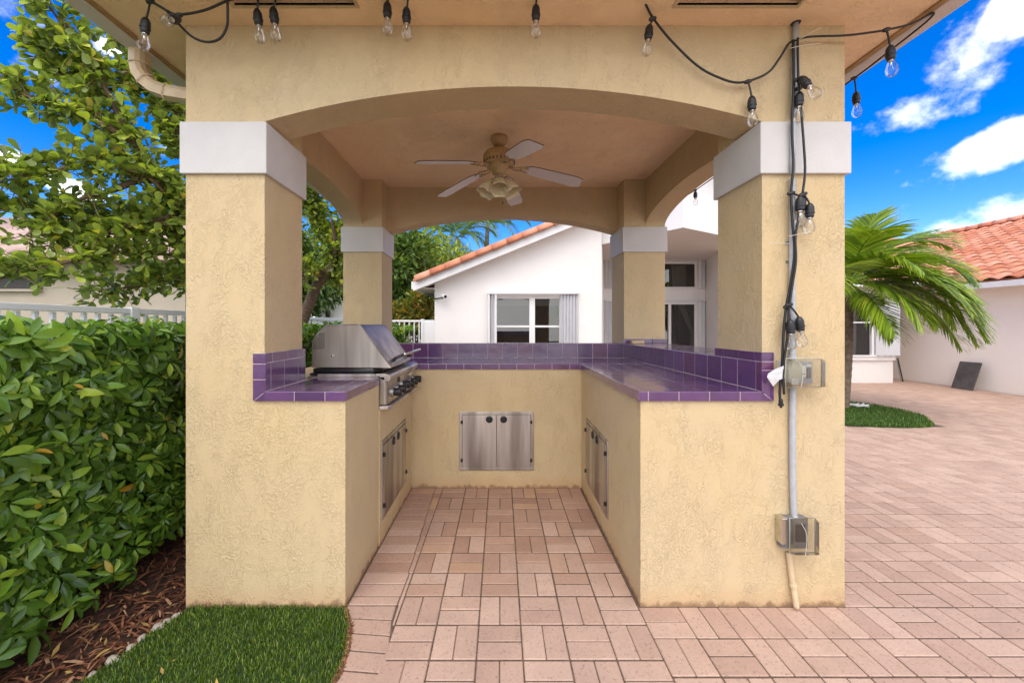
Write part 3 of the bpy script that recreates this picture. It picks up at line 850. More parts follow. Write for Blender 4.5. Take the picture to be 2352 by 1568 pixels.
# splash walls (rear and right) in grout colour behind the tiles
sw = PB('splash_backing', m_grout, True)
ZS = 1.178
sw.box(XL1 - .03, XR0 + .02, 3.9516, 4.19, ZK - .03, ZS - .0005)
sw.box(XR0 - .0066, XR1 - .02, 2.302, 3.96, ZK - .03, ZS + .0016)
sw.box(XL1 - .002, XL1 + .0105, YF - .0105, 2.31, ZK - .04, 1.220)
sw.box(XR0 - .0066, XR0 + .002, YF - .0105, 2.31, ZK - .04, 1.224)
sw.box(XL1 - .048, XL1, YF - .0105, YF - .001, 0.993, 1.219)
sw.box(XR0, XR0 + .048, YF - .0105, YF - .001, 0.993, 1.224)
T = 0.1485; gg = 0.0040
def tile(x0, x1, y0, y1, z0, z1, sheared=False, name='tile'):
    return piece(name, x0 + (gg / 2 if x1 - x0 > .02 else 0), x1 - (gg / 2 if x1 - x0 > .02 else 0), y0 + (gg / 2 if y1 - y0 > .02 else 0), y1 - (gg / 2 if y1 - y0 > .02 else 0),
                 z0 + (gg / 2 if z1 - z0 > .02 else 0), z1 - (gg / 2 if z1 - z0 > .02 else 0), m_tile, kc, c=0.0012, jit=0.0005, sheared=sheared)
# L shaped edge tiles
_vc = {}
def vcap(p, rotz, L, sheared=False, wtop=0.045, hf=0.046):
    """corner of the L at p, outwards = -Y turned by rotz, running +X from p"""
    key = round(L, 3)
    if key not in _vc:
        e = 0.004; th = 0.009; g_ = gg / 2
        pr = [(0, -hf), (0, -e), (-e * .3, -e * .3), (-e, 0), (-wtop, 0), (-wtop, -th), (-th, -th), (-th, -hf)]   # (u outward, z)
        mb = MB(); mb.prism([(g_, -u, z) for u, z in pr], (L - 2 * g_, 0, 0))
        _vc[key] = mb.mesh('edge_tile'); _vc[key].materials.append(m_tile)
    o = bpy.data.objects.new('edge_tile', _vc[key]); o.location = p; o.rotation_euler = (R.uniform(-.002, .002), 0, rotz)
    link(o, kc); return o
def run_caps(x0, x1, y, rotz, pitch=0.147, along='x', first=None):
    L = abs(x1 - x0); s = 0; segs = []
    if first: segs.append(first); s = first
    while s < L - 1e-4:
        l = min(pitch, L - s)
        if L - s - l < 0.02: l = L - s
        segs.append(l); s += l
    pos = x0; sg = 1 if x1 > x0 else -1
    for l in segs:
        if along == 'x': vcap((pos, y, ZK), rotz, l)
        else: vcap((y, pos, ZK), rotz, l)
        pos += sg * l
NF = YF - 0.012                       # front face of the edge tiles
run_caps(XL1 + .002, AL + 0.006, NF, 0)                                  # left front
run_caps(NF + 0.0, 2.44, AL + 0.006, PI / 2, along='y', first=0.046)      # left counter, facing the aisle (+X)
run_caps(AL - 0.008 + .01, AR - 0.012, 3.318, 0)                          # rear edge
run_caps(3.318, NF, AR - 0.012, -PI / 2, along='y')                      # right counter, facing the aisle (-X)
run_caps(AR - 0.012, XR0 - .002, NF, 0, first=0.046)                      # right front
# field tiles
def field(xs_, ys_, zt=ZK, edge_shear=None):
    for xa, xb in zip(xs_, xs_[1:]):
        for ya, yb in zip(ys_, ys_[1:]):
            x2 = xb
            if edge_shear and xb == xs_[-1]: x2 = XS(xb, (ya + yb) / 2)
            tile(xa, x2, ya, yb, zt - 0.009, zt)
def cuts(a, b_, pitch=T, off=0.0):
    r = [a]; s = a + (off or pitch)
    while s < b_ - 0.02: r.append(s); s += pitch
    r.append(b_); return r
field(cuts(XL1 + .012, AL - 0.039), cuts(NF + .045, 2.44))
field([AR + .033 + (XR0 - .008 - AR - .033) * k / 4 for k in range(5)], cuts(NF + .045, 3.318), edge_shear=True)
field(cuts(AR + .033 - T * 13, XR0 - .02), cuts(3.363, 3.955))
# rear splash tiles
xsr = cuts(XL1 + .01, XR0 - .005, T)
for a, b_ in zip(xsr, xsr[1:]): tile(a, b_, 3.950, 3.960, ZK + .001, ZS, sheared=True)
for a, b_ in zip(xsr, xsr[1:]): tile(a, b_, 3.951, 4.10, ZS - .006, ZS + .003, sheared=True, name='ledge_tile')
# right splash
ysr = cuts(NF + .045, 3.948, T)
for a, b_ in zip(ysr, ysr[1:]): tile(XR0 - .008, XR0 + .002 + .008 * (a > 2.3), a, b_, ZK + .001, ZS - (0 if a > 2.3 else .0), sheared=True)
ysl = cuts(2.32, 3.93, T)
for a, b_ in zip(ysl, ysl[1:]):
    for c_ in range(3):
        tile(XR0 - .006 + c_ * .135, XR0 - .006 + (c_ + 1) * .135, a, b_, ZS - .006, ZS + .003, sheared=True, name='ledge_tile')
# cap rows on the pillars
for a, b_ in zip([NF, 1.965, 2.09, 2.225, 2.318], [1.965, 2.09, 2.225, 2.318]): tile(XR0 - .010, XR0, a, b_, ZS + .001, 1.226, sheared=True)
tile(XR0 - .009, XR0, NF, NF + .045, ZK + .001, ZS, sheared=True)
yl = [NF, 1.958, 2.084, 2.23, 2.318]
for a, b_ in zip(yl, yl[1:]): tile(XL1, XL1 + .012, a, b_, ZK + .001, ZS - .004, sheared=True)
yl = [NF, 1.972, 2.12, 2.262, 2.318]
for a, b_ in zip(yl, yl[1:]): tile(XL1, XL1 + .012, a, b_, ZS - .004, 1.222, sheared=True)
# vertical strips on the pillar fronts, mitred at the foot
def strip(xa, xb, zs_, mitre):
    for k, (za, zb) in enumerate(zip(zs_, zs_[1:])):
        mb = MB(); g_ = gg / 2
        lo_a = lo_b = za + g_
        if k == 0:
            if mitre > 0: lo_b = ZK + g_; lo_a = 0.991
            else: lo_a = ZK + g_; lo_b = 0.991
        mb.prism([(xa + g_, NF, lo_a), (xb - g_, NF, lo_b), (xb - g_, NF, zb - g_), (xa + g_, NF, zb - g_)], (0, 0.0095, 0))
        obj('edge_tile', mb, m_tile, kc)
        if k == 0:      # the mitred return in the nosing course
            mb = MB()
            if mitre > 0: mb.prism([(xa + g_ * 3, NF, 0.991), (xb + .0005, NF, 0.991), (xb + .0005, NF, ZK - g_)], (0, 0.0095, 0))
            else: mb.prism([(xa - .0005, NF, 0.991), (xb - g_ * 3, NF, 0.991), (xa - .0005, NF, ZK - g_)], (0, 0.0095, 0))
            obj('edge_tile', mb, m_tile, kc)
strip(XL1 - .051, XL1 + .0128, [0.991, 1.094, 1.169, 1.220], 1)
strip(XR0 - .0108, XR0 + .051, [0.991, 1.139, 1.180, 1.226], -1)
# purple skirting at the foot of the rear right pillar, with a small pale block on the ledge
for k in range(3):
    tile(XR0 - .02 + k * .145, XR0 - .02 + (k + 1) * .145, 3.925, 3.938, ZS + .004, 1.226, sheared=True)
for k in range(2):
    tile(XL1 - .16 + k * .148, XL1 - .012 + k * .148, 3.925, 3.938, ZK + .001, ZS, sheared=True)
wb = obj('wood_offcut', chamfer_mesh(.12, .05, .030, .004, m_wood, 'wood_offcut'), None)
wb.location = (XS(1.36, 3.88), 3.86, ZS + .0185); wb.rotation_euler = (0, 0, .05)
tag(wb, 'short pale wood block lying on the tiled ledge by the rear right pillar', 'wood block')

# ---- steel access doors (frame > door, hinge, latch)
def access_door(M, nice=True):
    """local: x 0..w to the right, z up, -Y outward"""
    w, h = 0.622, 0.487
    fr = MB(); b_ = 0.024
    for (x0, x1, z0, z1) in ((0, w, 0, b_), (0, w, h - b_, h), (0, b_, b_, h - b_), (w - b_, w, b_, h - b_)):
        fr.box(x0, x1, -0.010, 0.004, z0, z1)
    fr.v = [tuple(M @ Vector(v)) for v in fr.v]
    f_ = obj('door_frame', fr, m_steel, kc, bevel=0.002)
    bk = MB(); bk.box(b_, w - b_, 0.0005, 0.004, b_, h - b_); bk.v = [tuple(M @ Vector(v)) for v in bk.v]
    obj('door_recess', bk, m_dark, f_)
    for k in range(2):
        x0 = b_ + .003 + k * (w / 2 - b_ - .001); x1 = x0 + w / 2 - b_ - .005
        mb = MB(); mb.box(x0, x1, -0.014, -0.001, b_ + .003, h - b_ - .003); mb.v = [tuple(M @ Vector(v)) for v in mb.v]
        obj('door_panel', mb, m_steel, f_, bevel=0.0015)
        lx = (x1 - .058) if k == 0 else (x0 + .058)
        mb = MB(); mb.lathe([(.029, 0), (.029, .004), (.023, .007), (.021, .003), (.012, .003), (.009, .006), (.0, .006)], 20, at=(lx, -.014, h - .062), axis=(0, -1, 0), caps=False)
        mb.v = [tuple(M @ Vector(v)) for v in mb.v]
        obj('latch', mb, m_knob, f_, smooth=False)
        hx = b_ - .002 if k == 0 else w - b_ + .002
        for hz in (h - .085, .085):
            mb = MB(); mb.lathe([(.0, -.014), (.009, -.012), (.009, .012), (.0, .014)], 10, at=(hx, -.017, hz)); mb.v = [tuple(M @ Vector(v)) for v in mb.v]
            obj('hinge', mb, m_black if nice else m_chrome, f_)
access_door(Matrix.Translation((-0.346, 3.33, 0.150)))
access_door(Matrix.Translation((AL + .006, 2.468, 0.146)) @ Matrix.Rotation(PI / 2, 4, 'Z'))
access_door(Matrix.Translation((AR, 3.11, 0.146)) @ Matrix.Rotation(-PI / 2, 4, 'Z'))

# ================================================================== GRILL
gr = thing('gas_grill', 'stainless steel built-in gas grill with angular hood and black knobs', 'grill', (-0.95, 2.9, 0.84))
gy0, gy1 = 2.455, 3.296
XG = -0.703
def gobj(name, mb, m, parent=gr, **kw):
    o = obj(name, mb, m, None, **kw); o.parent = parent
    o.matrix_parent_inverse = Matrix.Translation(-gr.location) if parent is gr else Matrix.Translation((0, 0, 0))
    return o
gobj('grill_body', MB().box(-1.19, AL + .004, gy0, gy1, 0.838, 1.040), m_steel)
# control panel with returning ends
cp = MB(); cp.prism([(AL + .004, gy0, .864), (XG - .012, gy0, .864), (XG, gy0 + .012, .864), (XG, gy1 - .012, .864), (XG - .012, gy1, .864), (AL + .004, gy1, .864)], (0, 0, .175))
panel = gobj('control_panel', cp, m_steel, bevel=0.003)
lip = MB(); lip.prism([(AL, gy0 - .004, .833), (XG + .004, gy0 + .016, .833), (XG + .022, gy0 + .04, .833), (XG + .022, gy1, .833), (AL, gy1, .833)], (0, 0, .024))
gobj('drip_lip', lip, m_steel, bevel=0.004)
def bull(y0, y1):
    mb = MB(); pr = [(AL - .02, 1.056), (XG - .01, 1.056), (XG + .012, 1.050), (XG + .022, 1.036), (XG + .022, 1.020), (XG + .012, 1.008), (XG - .006, 1.006), (XG - .01, 1.012), (AL - .02, 1.040)]
    mb.prism([(x, y0, z) for x, z in pr], (0, y1 - y0, 0)); return mb
gobj('front_rail', bull(gy0, 2.80), m_steel, bevel=0.002)
gobj('front_rail', bull(2.804, gy1), m_steel, bevel=0.002)
for k in range(6):
    y = gy0 + .13 + k * .125; z = .925 + (.012 if k in (2,) else 0)
    kb = MB(); kb.lathe([(.034, 0), (.034, .006), (.030, .008), (.030, .012)], 22, at=(XG + .001, y, z), axis=(1, 0, 0))
    bz = gobj('knob_bezel', kb, m_chrome)
    kb = MB(); kb.lathe([(.024, 0), (.026, .010), (.0255, .040), (.022, .045), (.0, .046)], 22, at=(XG + .012, y, z), axis=(1, 0, 0), caps=False)
    kb.box(XG + .030, XG + .062, y - .0055, y + .0055, z - .026, z + .026)
    gobj('knob', kb, m_knob, bevel=0.001)
em = MB(); em.lathe([(.0, 0), (.032, 0), (.032, .004), (.0, .005)], 24, at=(0, 0, 0), axis=(1, 0, 0))
em.v = [(XG + .001 + x, 2.74 + y, .985 + z * .55) for x, y, z in em.v]
gobj('badge', em, m_black)
gobj('igniter', MB().box(XG + .001, XG + .010, 3.02, 3.05, .978, .992), m_chrome, bevel=0.002)
gobj('igniter', MB().box(XG + .001, XG + .005, 3.085, 3.15, .976, .994), m_chrome, bevel=0.002)
# black fire box rim and trays
fb = MB()
fb.prism([(-1.185, gy0 + .012, 1.046), (-.79, gy0 + .012, 1.046), (-.735, gy0 + .075, 1.046), (-.735, gy1 - .06, 1.046), (-1.185, gy1 - .06, 1.046)], (0, 0, .012))
gobj('black_rim', fb, m_blackgloss, bevel=0.002)
fb = MB()
fb.prism([(-1.18, 2.50, 1.0585), (-.80, 2.50, 1.0585), (-.752, 2.555, 1.0585), (-.752, 3.12, 1.0585), (-1.18, 3.12, 1.0585)], (0, 0, .026))
gobj('fire_box', fb, m_blackgloss, bevel=0.006)
gobj('side_ledge', MB().box(-1.13, AL - .022, gy0 + .001, gy0 + .010, 1.041, 1.055), m_steel)
sb = MB(); sb.box(-1.10, -.76, 3.14, 3.285, 1.0585, 1.074)
gobj('side_shelf', sb, m_steel, bevel=0.004)
# hood: profile in X,Z with hollow look, end plates and a folded front
hy0, hy1 = 2.50, 3.055
prof = [(-1.185, 1.090), (-1.185, 1.250), (-1.150, 1.300), (-1.095, 1.356), (-.905, 1.362), (-.885, 1.356), (-.872, 1.342), (-.688, 1.098), (-.690, 1.086)]
hb = MB(); hb.prism([(x, hy0, z) for x, z in prof], (0, hy1 - hy0, 0))
hood = gobj('hood', hb, m_steel, bevel=0.004)
edge = MB(); edge.tube([(x, hy0 - .001, z) for x, z in prof[1:8]], .004, 6)
gobj('hood_edge', edge, m_steel, smooth=True)
vt = MB()
for r in range(8):
    for c_ in range(6):
        u = c_ / 5; x = -1.176 + u * .062; z = 1.206 + r * .0125 + u * .006
        if z > 1.232 + (x + 1.185) * 1.15 + .012: continue
        vt.box(x, x + .0085, hy0 - .0025, hy0 - .0005, z, z + .0052)
gobj('hood_vents', vt, m_black, kind='stuff')
bo_ = MB(); bo_.lathe([(.007, 0), (.007, .006), (.0, .007)], 10, at=(-1.055, hy0 - .001, 1.165), axis=(0, -1, 0)); gobj('hood_bolt', bo_, m_chrome)
hx, hz = -.628, 1.168
ht = MB(); ht.tube([(hx, 2.60, hz), (hx, 3.08, hz)], .0115, 12)
handle = gobj('hood_handle', ht, m_chrome, smooth=True)
for y in (2.63, 3.03):
    br = MB(); br.tube([(-.716, y, 1.118), (-.690, y, 1.142), (hx, y, hz)], [.012, .011, .010], 10); gobj('handle_bracket', br, m_black, smooth=True)

# ================================================================== CEILING FAN
FC = Vector((-0.012, 3.056, 0))
fan = thing('ceiling_fan', 'five-blade ceiling fan with three cream glass light shades', 'ceiling fan', (FC.x, FC.y, ZT))
def fobj(name, mb, m, parent=None, **kw):
    o = obj(name, mb, m, None, **kw); o.parent = parent or fan
    if parent is None: o.matrix_parent_inverse = Matrix.Translation(-fan.location)
    return o
L_ = MB(); L_.lathe([(.062, 2.7995), (.068, 2.785), (.066, 2.77), (.045, 2.735), (.030, 2.722), (.0, 2.722)], 24, at=(FC.x, FC.y, 0)); fobj('canopy', L_, m_fanm, smooth=True)
L_ = MB(); L_.lathe([(.014, 2.735), (.014, 2.68)], 14, at=(FC.x, FC.y, 0)); fobj('down_rod', L_, m_fanm, smooth=True)
L_ = MB(); L_.lathe([(.02, 2.702), (.07, 2.697), (.105, 2.68), (.122, 2.655), (.124, 2.615), (.118, 2.60), (.10, 2.588), (.0, 2.588)], 32, at=(FC.x, FC.y, 0), caps=False); motor = fobj('motor_housing', L_, m_fanm, smooth=True)
for k in range(26):
    a = 2 * PI * k / 26
    mb = MB(); mb.box(-.0035, .0035, -.002, .002, -.012, .012)
    q = Matrix.Translation((FC.x + .1195 * math.cos(a), FC.y + .1195 * math.sin(a), 2.603)) @ Matrix.Rotation(a + PI / 2, 4, 'Z')
    mb.v = [tuple(q @ Vector(v)) for v in mb.v]
    o = fobj('motor_slot', mb, m_black)
L_ = MB(); L_.lathe([(.085, 2.590), (.080, 2.575), (.055, 2.545), (.052, 2.518), (.030, 2.505), (.0, 2.505)], 24, at=(FC.x, FC.y, 0), caps=False); fobj('switch_housing', L_, m_fanm, smooth=True)
L_ = MB(); L_.lathe([(.032, 2.507), (.036, 2.49), (.026, 2.465), (.016, 2.45), (.0, 2.449)], 18, at=(FC.x, FC.y, 0), caps=False); fobj('light_fitter', L_, m_chrome, smooth=True)
for a in (8, 76, 141, 209, 291):
    ar = math.radians(a); zr, zt = 2.572, 2.475
    M = Matrix.Translation((FC.x, FC.y, 0)) @ Matrix.Rotation(ar, 4, 'Z')
    outl = [(.20, -.030), (.215, -.045), (.26, -.056), (.60, -.068), (.635, -.062), (.65, -.040), (.65, .040), (.635, .062), (.60, .068), (.26, .056), (.215, .045), (.20, .030)]
    def zz(r, v): return zr + (zt - zr) * max(0, (r - .12) / .53) ** 1.1 - v * 0.20
    mb = MB(); n = len(outl)
    mid = [(.20 + .45 * k / 6) for k in range(7)]
    rows = []
    for k in range(9):
        r = .20 + .45 * k / 8
        hw = .030 + .026 * min(1, k / 1.2) + .012 * k / 8
        if k == 8: hw = .052
        rows.append([(r, -hw), (r, hw)])
    vs = []
    for (p0, p1) in rows:
        for (r, v) in (p0, p1): vs.append(M @ Vector((r, v, zz(r, v))))
        for (r, v) in (p0, p1): vs.append(M @ Vector((r, v, zz(r, v) + .006)))
    fs = []
    for k in range(8):
        b0, b1 = 4 * k, 4 * (k + 1)
        fs += [(b0, b1, b1 + 1, b0 + 1), (b0 + 2, b0 + 3, b1 + 3, b1 + 2), (b0, b0 + 2, b1 + 2, b1), (b0 + 1, b1 + 1, b1 + 3, b0 + 3)]
    fs += [(0, 1, 3, 2), (32, 34, 35, 33)]
    me = MB(); me.add(vs, fs)
    me = me.mesh('blade'); me.materials.append(m_fanw); me.materials.append(m_fanb)
    for i, p in enumerate(me.polygons):
        if i % 4 != 0 and i < 32 or i >= 32: p.material_index = 1
    bl = fobj('blade', me, None)
    mb = MB()
    for s_ in (-1, 1):
        mb.tube([M @ Vector((.075, s_ * .006, 2.578)), M @ Vector((.12, s_ * .020, 2.560)), M @ Vector((.17, s_ * .034, 2.562)), M @ Vector((.225, s_ * .026, zz(.225, s_ * .026) - .006))], .0055, 6)
    mb.tube([M @ Vector((.15, -.03, 2.562)), M @ Vector((.18, 0, 2.560)), M @ Vector((.15, .03, 2.562))], .004, 6)
    fobj('blade_iron', mb, m_fanm, smooth=True)
for a in (200, 272, 335):
    ar = math.radians(a); dx = Vector((math.cos(ar), math.sin(ar), 0))
    hub = Vector((FC.x, FC.y, 2.475)); top = hub + dx * .045 + Vector((0, 0, -.006)); ax = (dx * .62 + Vector((0, 0, -1))).normalized()
    mb = MB(); mb.tube([hub, hub + dx * .03 + Vector((0, 0, .008)), top + ax * .01], .008, 8)
    mb.lathe([(.012, 0), (.021, .006), (.021, .02)], 14, at=top, axis=ax); arm = fobj('light_arm', mb, m_chrome, smooth=True)
    mb = MB(); nn = 24; pr = [(.018, .012), (.026, .022), (.044, .045), (.054, .075), (.056, .098), (.062, .118), (.060, .118), (.053, .098), (.050, .075), (.040, .047), (.022, .026)]
    Mx = ax.to_track_quat('Z', 'Y').to_matrix(); vs = []; fs = []
    for j, (r, z) in enumerate(pr):
        for k in range(nn):
            t2 = 2 * PI * k / nn; sc = 1 + (.06 * math.cos(6 * t2) if .09 < z else 0)
            vs.append(Mx @ Vector((r * sc * math.cos(t2) * 1.12, r * sc * math.sin(t2) * 1.12, z * 1.15 + (.006 * math.cos(6 * t2) if z > .11 else 0))) + top)
    for j in range(len(pr) - 1):
        for k in range(nn): fs.append((j * nn + k, j * nn + (k + 1) % nn, (j + 1) * nn + (k + 1) % nn, (j + 1) * nn + k))
    mb.add(vs, fs); fobj('glass_shade', mb, m_shade, smooth=True)
for dx, L in ((.012, .10), (.028, .19)):
    mb = MB(); mb.tube([(FC.x + dx, FC.y - .03, 2.49), (FC.x + dx, FC.y - .034, 2.49 - L)], .0012, 5)
    ch = fobj('pull_chain', mb, m_chrome)
    mb = MB(); mb.lathe([(.0, 0), (.004, -.004), (.005, -.022), (.0, -.026)], 8, at=(FC.x + dx, FC.y - .034, 2.49 - L)); fobj('chain_pull', mb, m_fanb)

# ================================================================== STRING LIGHTS
def spline(pts, n=10):
    pts = [Vector(p) for p in pts]; res = []
    for i in range(len(pts) - 1):
        p0 = pts[max(0, i - 1)]; p1 = pts[i]; p2 = pts[i + 1]; p3 = pts[min(len(pts) - 1, i + 2)]
        for k in range(n):
            t = k / n
            res.append(0.5 * ((2 * p1) + (p2 - p0) * t + (2 * p0 - 5 * p1 + 4 * p2 - p3) * t * t + (3 * p1 - p0 - 3 * p2 + p3) * t ** 3))
    res.append(pts[-1]); return res
def lamp(parent, node, top, ax, s=1.0):
    """node: where it leaves the cable; top: top of the socket; ax: direction the bulb points"""
    ax = Vector(ax).normalized(); node = Vector(node); top = Vector(top)
    mb = MB(); mb.lathe([(.007, -.016), (.0095, -.008), (.0105, 0), (.0095, .008), (.007, .016)], 10, at=node, axis=(1, 0, 0.25))
    mb.tube(spline([node, node.lerp(top, .5) + Vector((.002, 0, 0)), top + ax * .004], 5), .0042 * s, 7)
    mb.lathe([(.006, -.002), (.012, .004), (.0175, .016), (.0185, .030), (.0185, .040), (.0205, .041), (.0205, .046), (.018, .047), (.0175, .060), (.0145, .066), (.0, .066)], 18, at=top, axis=ax)
    so = obj('lamp_socket', mb, m_black, parent, smooth=False)
    mb = MB(); mb.lathe([(.012, .064), (.0125, .074), (.019, .092), (.0235, .108), (.0240, .118), (.021, .130), (.013, .140), (.005, .1435), (.0005, .144)], 20, at=top, axis=ax, caps=False)
    b_ = obj('glass_bulb', mb, m_bulb, so, smooth=True)
    mb = MB(); side = ax.cross(Vector((0, 1, 0))); side.normalize()
    for s_ in (-1, 1): mb.tube([top + ax * .066 + side * s_ * .003, top + ax * .095 + side * s_ * .004, top + ax * .108 + side * s_ * .007], .0007, 4)
    mb.tube([top + ax * .108 - side * .007, top + ax * .112, top + ax * .108 + side * .007], .0007, 4)
    mb.lathe([(.0105, .066), (.0105, .070), (.004, .078), (.003, .088)], 10, at=top, axis=ax)
    fl = obj('filament', mb, m_chrome, so)
CR = 0.0052
# strand under the soffit, left
s1 = thing('string_lights', 'black string lights with seven clear bulbs along the front soffit, left side', 'string lights')
YS = 1.765
zc_ = 2.789
a = [P(300, -50, 1.72), P(335, -8, YS), P(355, 8, YS), P(385, 26, YS), P(412, 34, YS), P(470, 24, YS), P(528, 0, YS), Vector((-1.12, 1.745, zc_)), Vector((-.95, 1.735, zc_)), Vector((-.6, 1.73, zc_)), Vector((-.3, 1.72, zc_)), Vector((0.1, 1.73, zc_)), Vector((.40, 1.73, zc_)), P(1478, -12, 1.775)]
obj('cable', MB().tube(spline(a, 8), CR, 8), m_cable, s1, smooth=True)
b_ = [P(345, 4, YS - .006), P(378, 22, YS - .004), P(405, 50, YS), P(440, 84, YS + .03), P(475, 97, YS + .04), P(505, 89, YS + .04), P(521, 62, YS + .03), P(523, 30, YS + .01), P(522, 0, YS), P(520, -12, YS)]
obj('cable', MB().tube(spline(b_, 8), CR, 8), m_cable, s1, smooth=True)
lamp(s1, P(345, 4, YS), P(336, 42, YS), (-.16, .05, -1))
lamp(s1, P(410, 36, YS), P(410, 42, YS - .01), (.13, -.5, -.45))
lamp(s1, P(592, -8, 1.76), P(591, 22, 1.775), (.03, .1, -1))
lamp(s1, P(634, -8, 1.76), P(628, 18, 1.775), (.03, .1, -1))
lamp(s1, P(892, -10, 1.76), P(890, 6, 1.775), (-.02, .05, -1))
lamp(s1, P(937, -10, 1.76), P(934, 18, 1.775), (-.02, .05, -1))
lamp(s1, P(1231, -10, 1.76), P(1231, 12, 1.775), (0, .05, -1))
# right strand: swag, conduit bundle and the run along the gutter
s2 = thing('string_lights', 'black string lights swagging to the right pillar and hanging down its conduit', 'string lights')
YC = 1.885
c1 = [P(1474, -14, 1.775), P(1484, 12, 1.80), P(1500, 42, 1.84), P(1540, 92, 1.87), P(1600, 150, YC), P(1650, 178, YC), P(1700, 190, YC), P(1760, 170, YC), P(1790, 135, YC), P(1812, 100, YC), P(1828, 95, YC)]
obj('cable', MB().tube(spline(c1, 8), CR, 8), m_cable, s2, smooth=True)
lamp(s2, P(1499, 44, 1.84), P(1492, 58, 1.84), (-.10, 0, -1))
lamp(s2, P(1718, 188, YC), P(1726, 222, YC), (.05, 0, -1))
c2 = [P(1824, 95, YC), P(1860, 85, 1.88), P(1940, 82, 1.875), P(2000, 75, 1.86), P(2036, 69, 1.85), P(2090, 56, 1.84), P(2142, 31, 1.83), Vector((1.990, 1.86, 2.772)), Vector((1.996, 2.0, 2.764)), P(1962, 180, 2.25), Vector((2.0, 2.6, 2.755)), Vector((1.99, 3.2, 2.745)), Vector((1.985, 4.06, 2.735)), Vector((1.98, 4.6, 2.77))]
obj('cable', MB().tube(spline(c2, 8), CR * .9, 8), m_cable, s2, smooth=True)
lamp(s2, P(2036, 69, 1.85), P(2044, 106, 1.85), (.08, .0, -1))
lamp(s2, P(1962, 180, 2.25), P(1966, 212, 2.25), (.04, .0, -1))
lamp(s2, Vector((1.985, 4.06, 2.735)), Vector((1.985, 4.06, 2.722)), (0, .0, -1))
ca = [(1822, 92), (1823, 190), (1819, 290), (1822, 380), (1817, 446), (1820, 510), (1825, 580), (1816, 650), (1806, 703), (1800, 760), (1796, 840), (1791, 900), (1794, 936)]
cb = [(1832, 88), (1834, 190), (1840, 255), (1846, 330), (1849, 395), (1842, 452), (1834, 500), (1827, 545), (1828, 600), (1820, 655), (1812, 712), (1808, 775), (1799, 850), (1801, 905)]
obj('cable', MB().tube(spline([P(x, y, YC - .004) for x, y in ca], 6), CR * 1.1, 8), m_cable, s2, smooth=True)
obj('cable', MB().tube(spline([P(x, y, YC - .014) for x, y in cb], 6), CR, 8), m_cable, s2, smooth=True)
lamp(s2, P(1830, 184, YC - .02), P(1838, 178, YC - .03), (.28, -.35, -.8))
lamp(s2, P(1834, 204, YC - .008), P(1836, 212, YC - .012), (0, .05, -1))
lamp(s2, P(1843, 448, YC - .016), P(1837, 452, YC - .022), (.02, 0, -1))
lamp(s2, P(1845, 446, YC - .01), P(1860, 468, YC - .014), (-.02, 0, -1))
lamp(s2, P(1817, 444, YC - .004), P(1842, 452, YC + .002), (-.05, 0, -1))
lamp(s2, P(1808, 704, YC - .01), P(1815, 734, YC - .016), (.02, 0, -1))
lamp(s2, P(1812, 700, YC - .016), P(1835, 728, YC - .012), (.12, 0, -1))
pl = MB(); pl.lathe([(.006, 0), (.009, .006), (.009, .022), (.012, .024), (.012, .034), (.0, .036)], 12, at=P(1793, 915, YC - .004), axis=(.05, 0, -1)); obj('end_plug', pl, m_black, s2)
# zip ties and a folded paper label
def tie(a, b_, par):
    A, B = P(*a), P(*b_)
    obj('zip_tie', MB().tube([A, A.lerp(B, .5) + Vector((0, -.004, .003)), B], .0014, 5), m_zip, par)
tie((1826, 98, 1.875), (1886, 64, 1.85), s2); tie((1812, 112, 1.875), (1886, 100, 1.85), s2)
tie((1812, 543, 1.875), (1868, 533, 1.85), s2); tie((1765, 558, 1.88), (1812, 560, 1.875), s2)
lab = MB(); yy = 1.872
q = [P(1781, 847, yy), P(1800, 840, yy - .006), P(1803, 868, yy - .004), P(1790, 872, yy), P(1776, 887, yy + .01), P(1762, 866, yy + .006), P(1764, 858, yy + .004)]
lab.prism(q, (0, .0012, 0)); obj('paper_label', lab, m_paper, s2, label='white printed paper label folded round the cables')

# ================================================================== CONDUIT AND OUTLET BOXES
cd = thing('conduit', 'grey electrical conduit running up the front of the right pillar', 'conduit')
yc = YF - .0165
def cp_(x, y, Y=yc): return P(x, y, Y)
obj('pipe', MB().tube([cp_(1828, 51), cp_(1826, 150), cp_(1823, 270)] , .0125, 12), m_pvc, cd, smooth=True)
obj('pipe', MB().tube([cp_(1822.5, 281, YF - .033), cp_(1820, 400, YF - .033)], .0125, 12), m_pvc, cd, smooth=True)
obj('pipe', MB().tube(spline([cp_(1820, 411), cp_(1820, 500), cp_(1819, 620), cp_(1821, 740), cp_(1820, 822)], 5), .0125, 12), m_pvc, cd, smooth=True)
obj('pipe', MB().tube(spline([cp_(1821, 888), cp_(1820, 1000), cp_(1821, 1120), cp_(1824, 1190)], 5), .0135, 12), m_pvc, cd, smooth=True)
obj('pipe', MB().tube(spline([cp_(1812, 1268), cp_(1818, 1320), cp_(1822, 1345), cp_(1830, 1396, YF - .03)], 5), .0125, 12), m_tanpipe, cd, smooth=True, label='tan painted bottom length of the conduit')
def lath(name, x, y, r, h, m):
    mb = MB(); mb.lathe([(r, -h / 2), (r * 1.06, -h / 2 + .002), (r * 1.06, h / 2 - .002), (r, h / 2)], 14, at=cp_(x, y)); obj(name, mb, m, cd, smooth=False)
lath('collar', 1828, 53, .020, .006, m_black); lath('coupling', 1820, 820, .0165, .018, m_pvc); lath('coupling', 1824, 1186, .0165, .016, m_chrome); lath('coupling', 1822, 1344, .0155, .016, m_tanpipe)
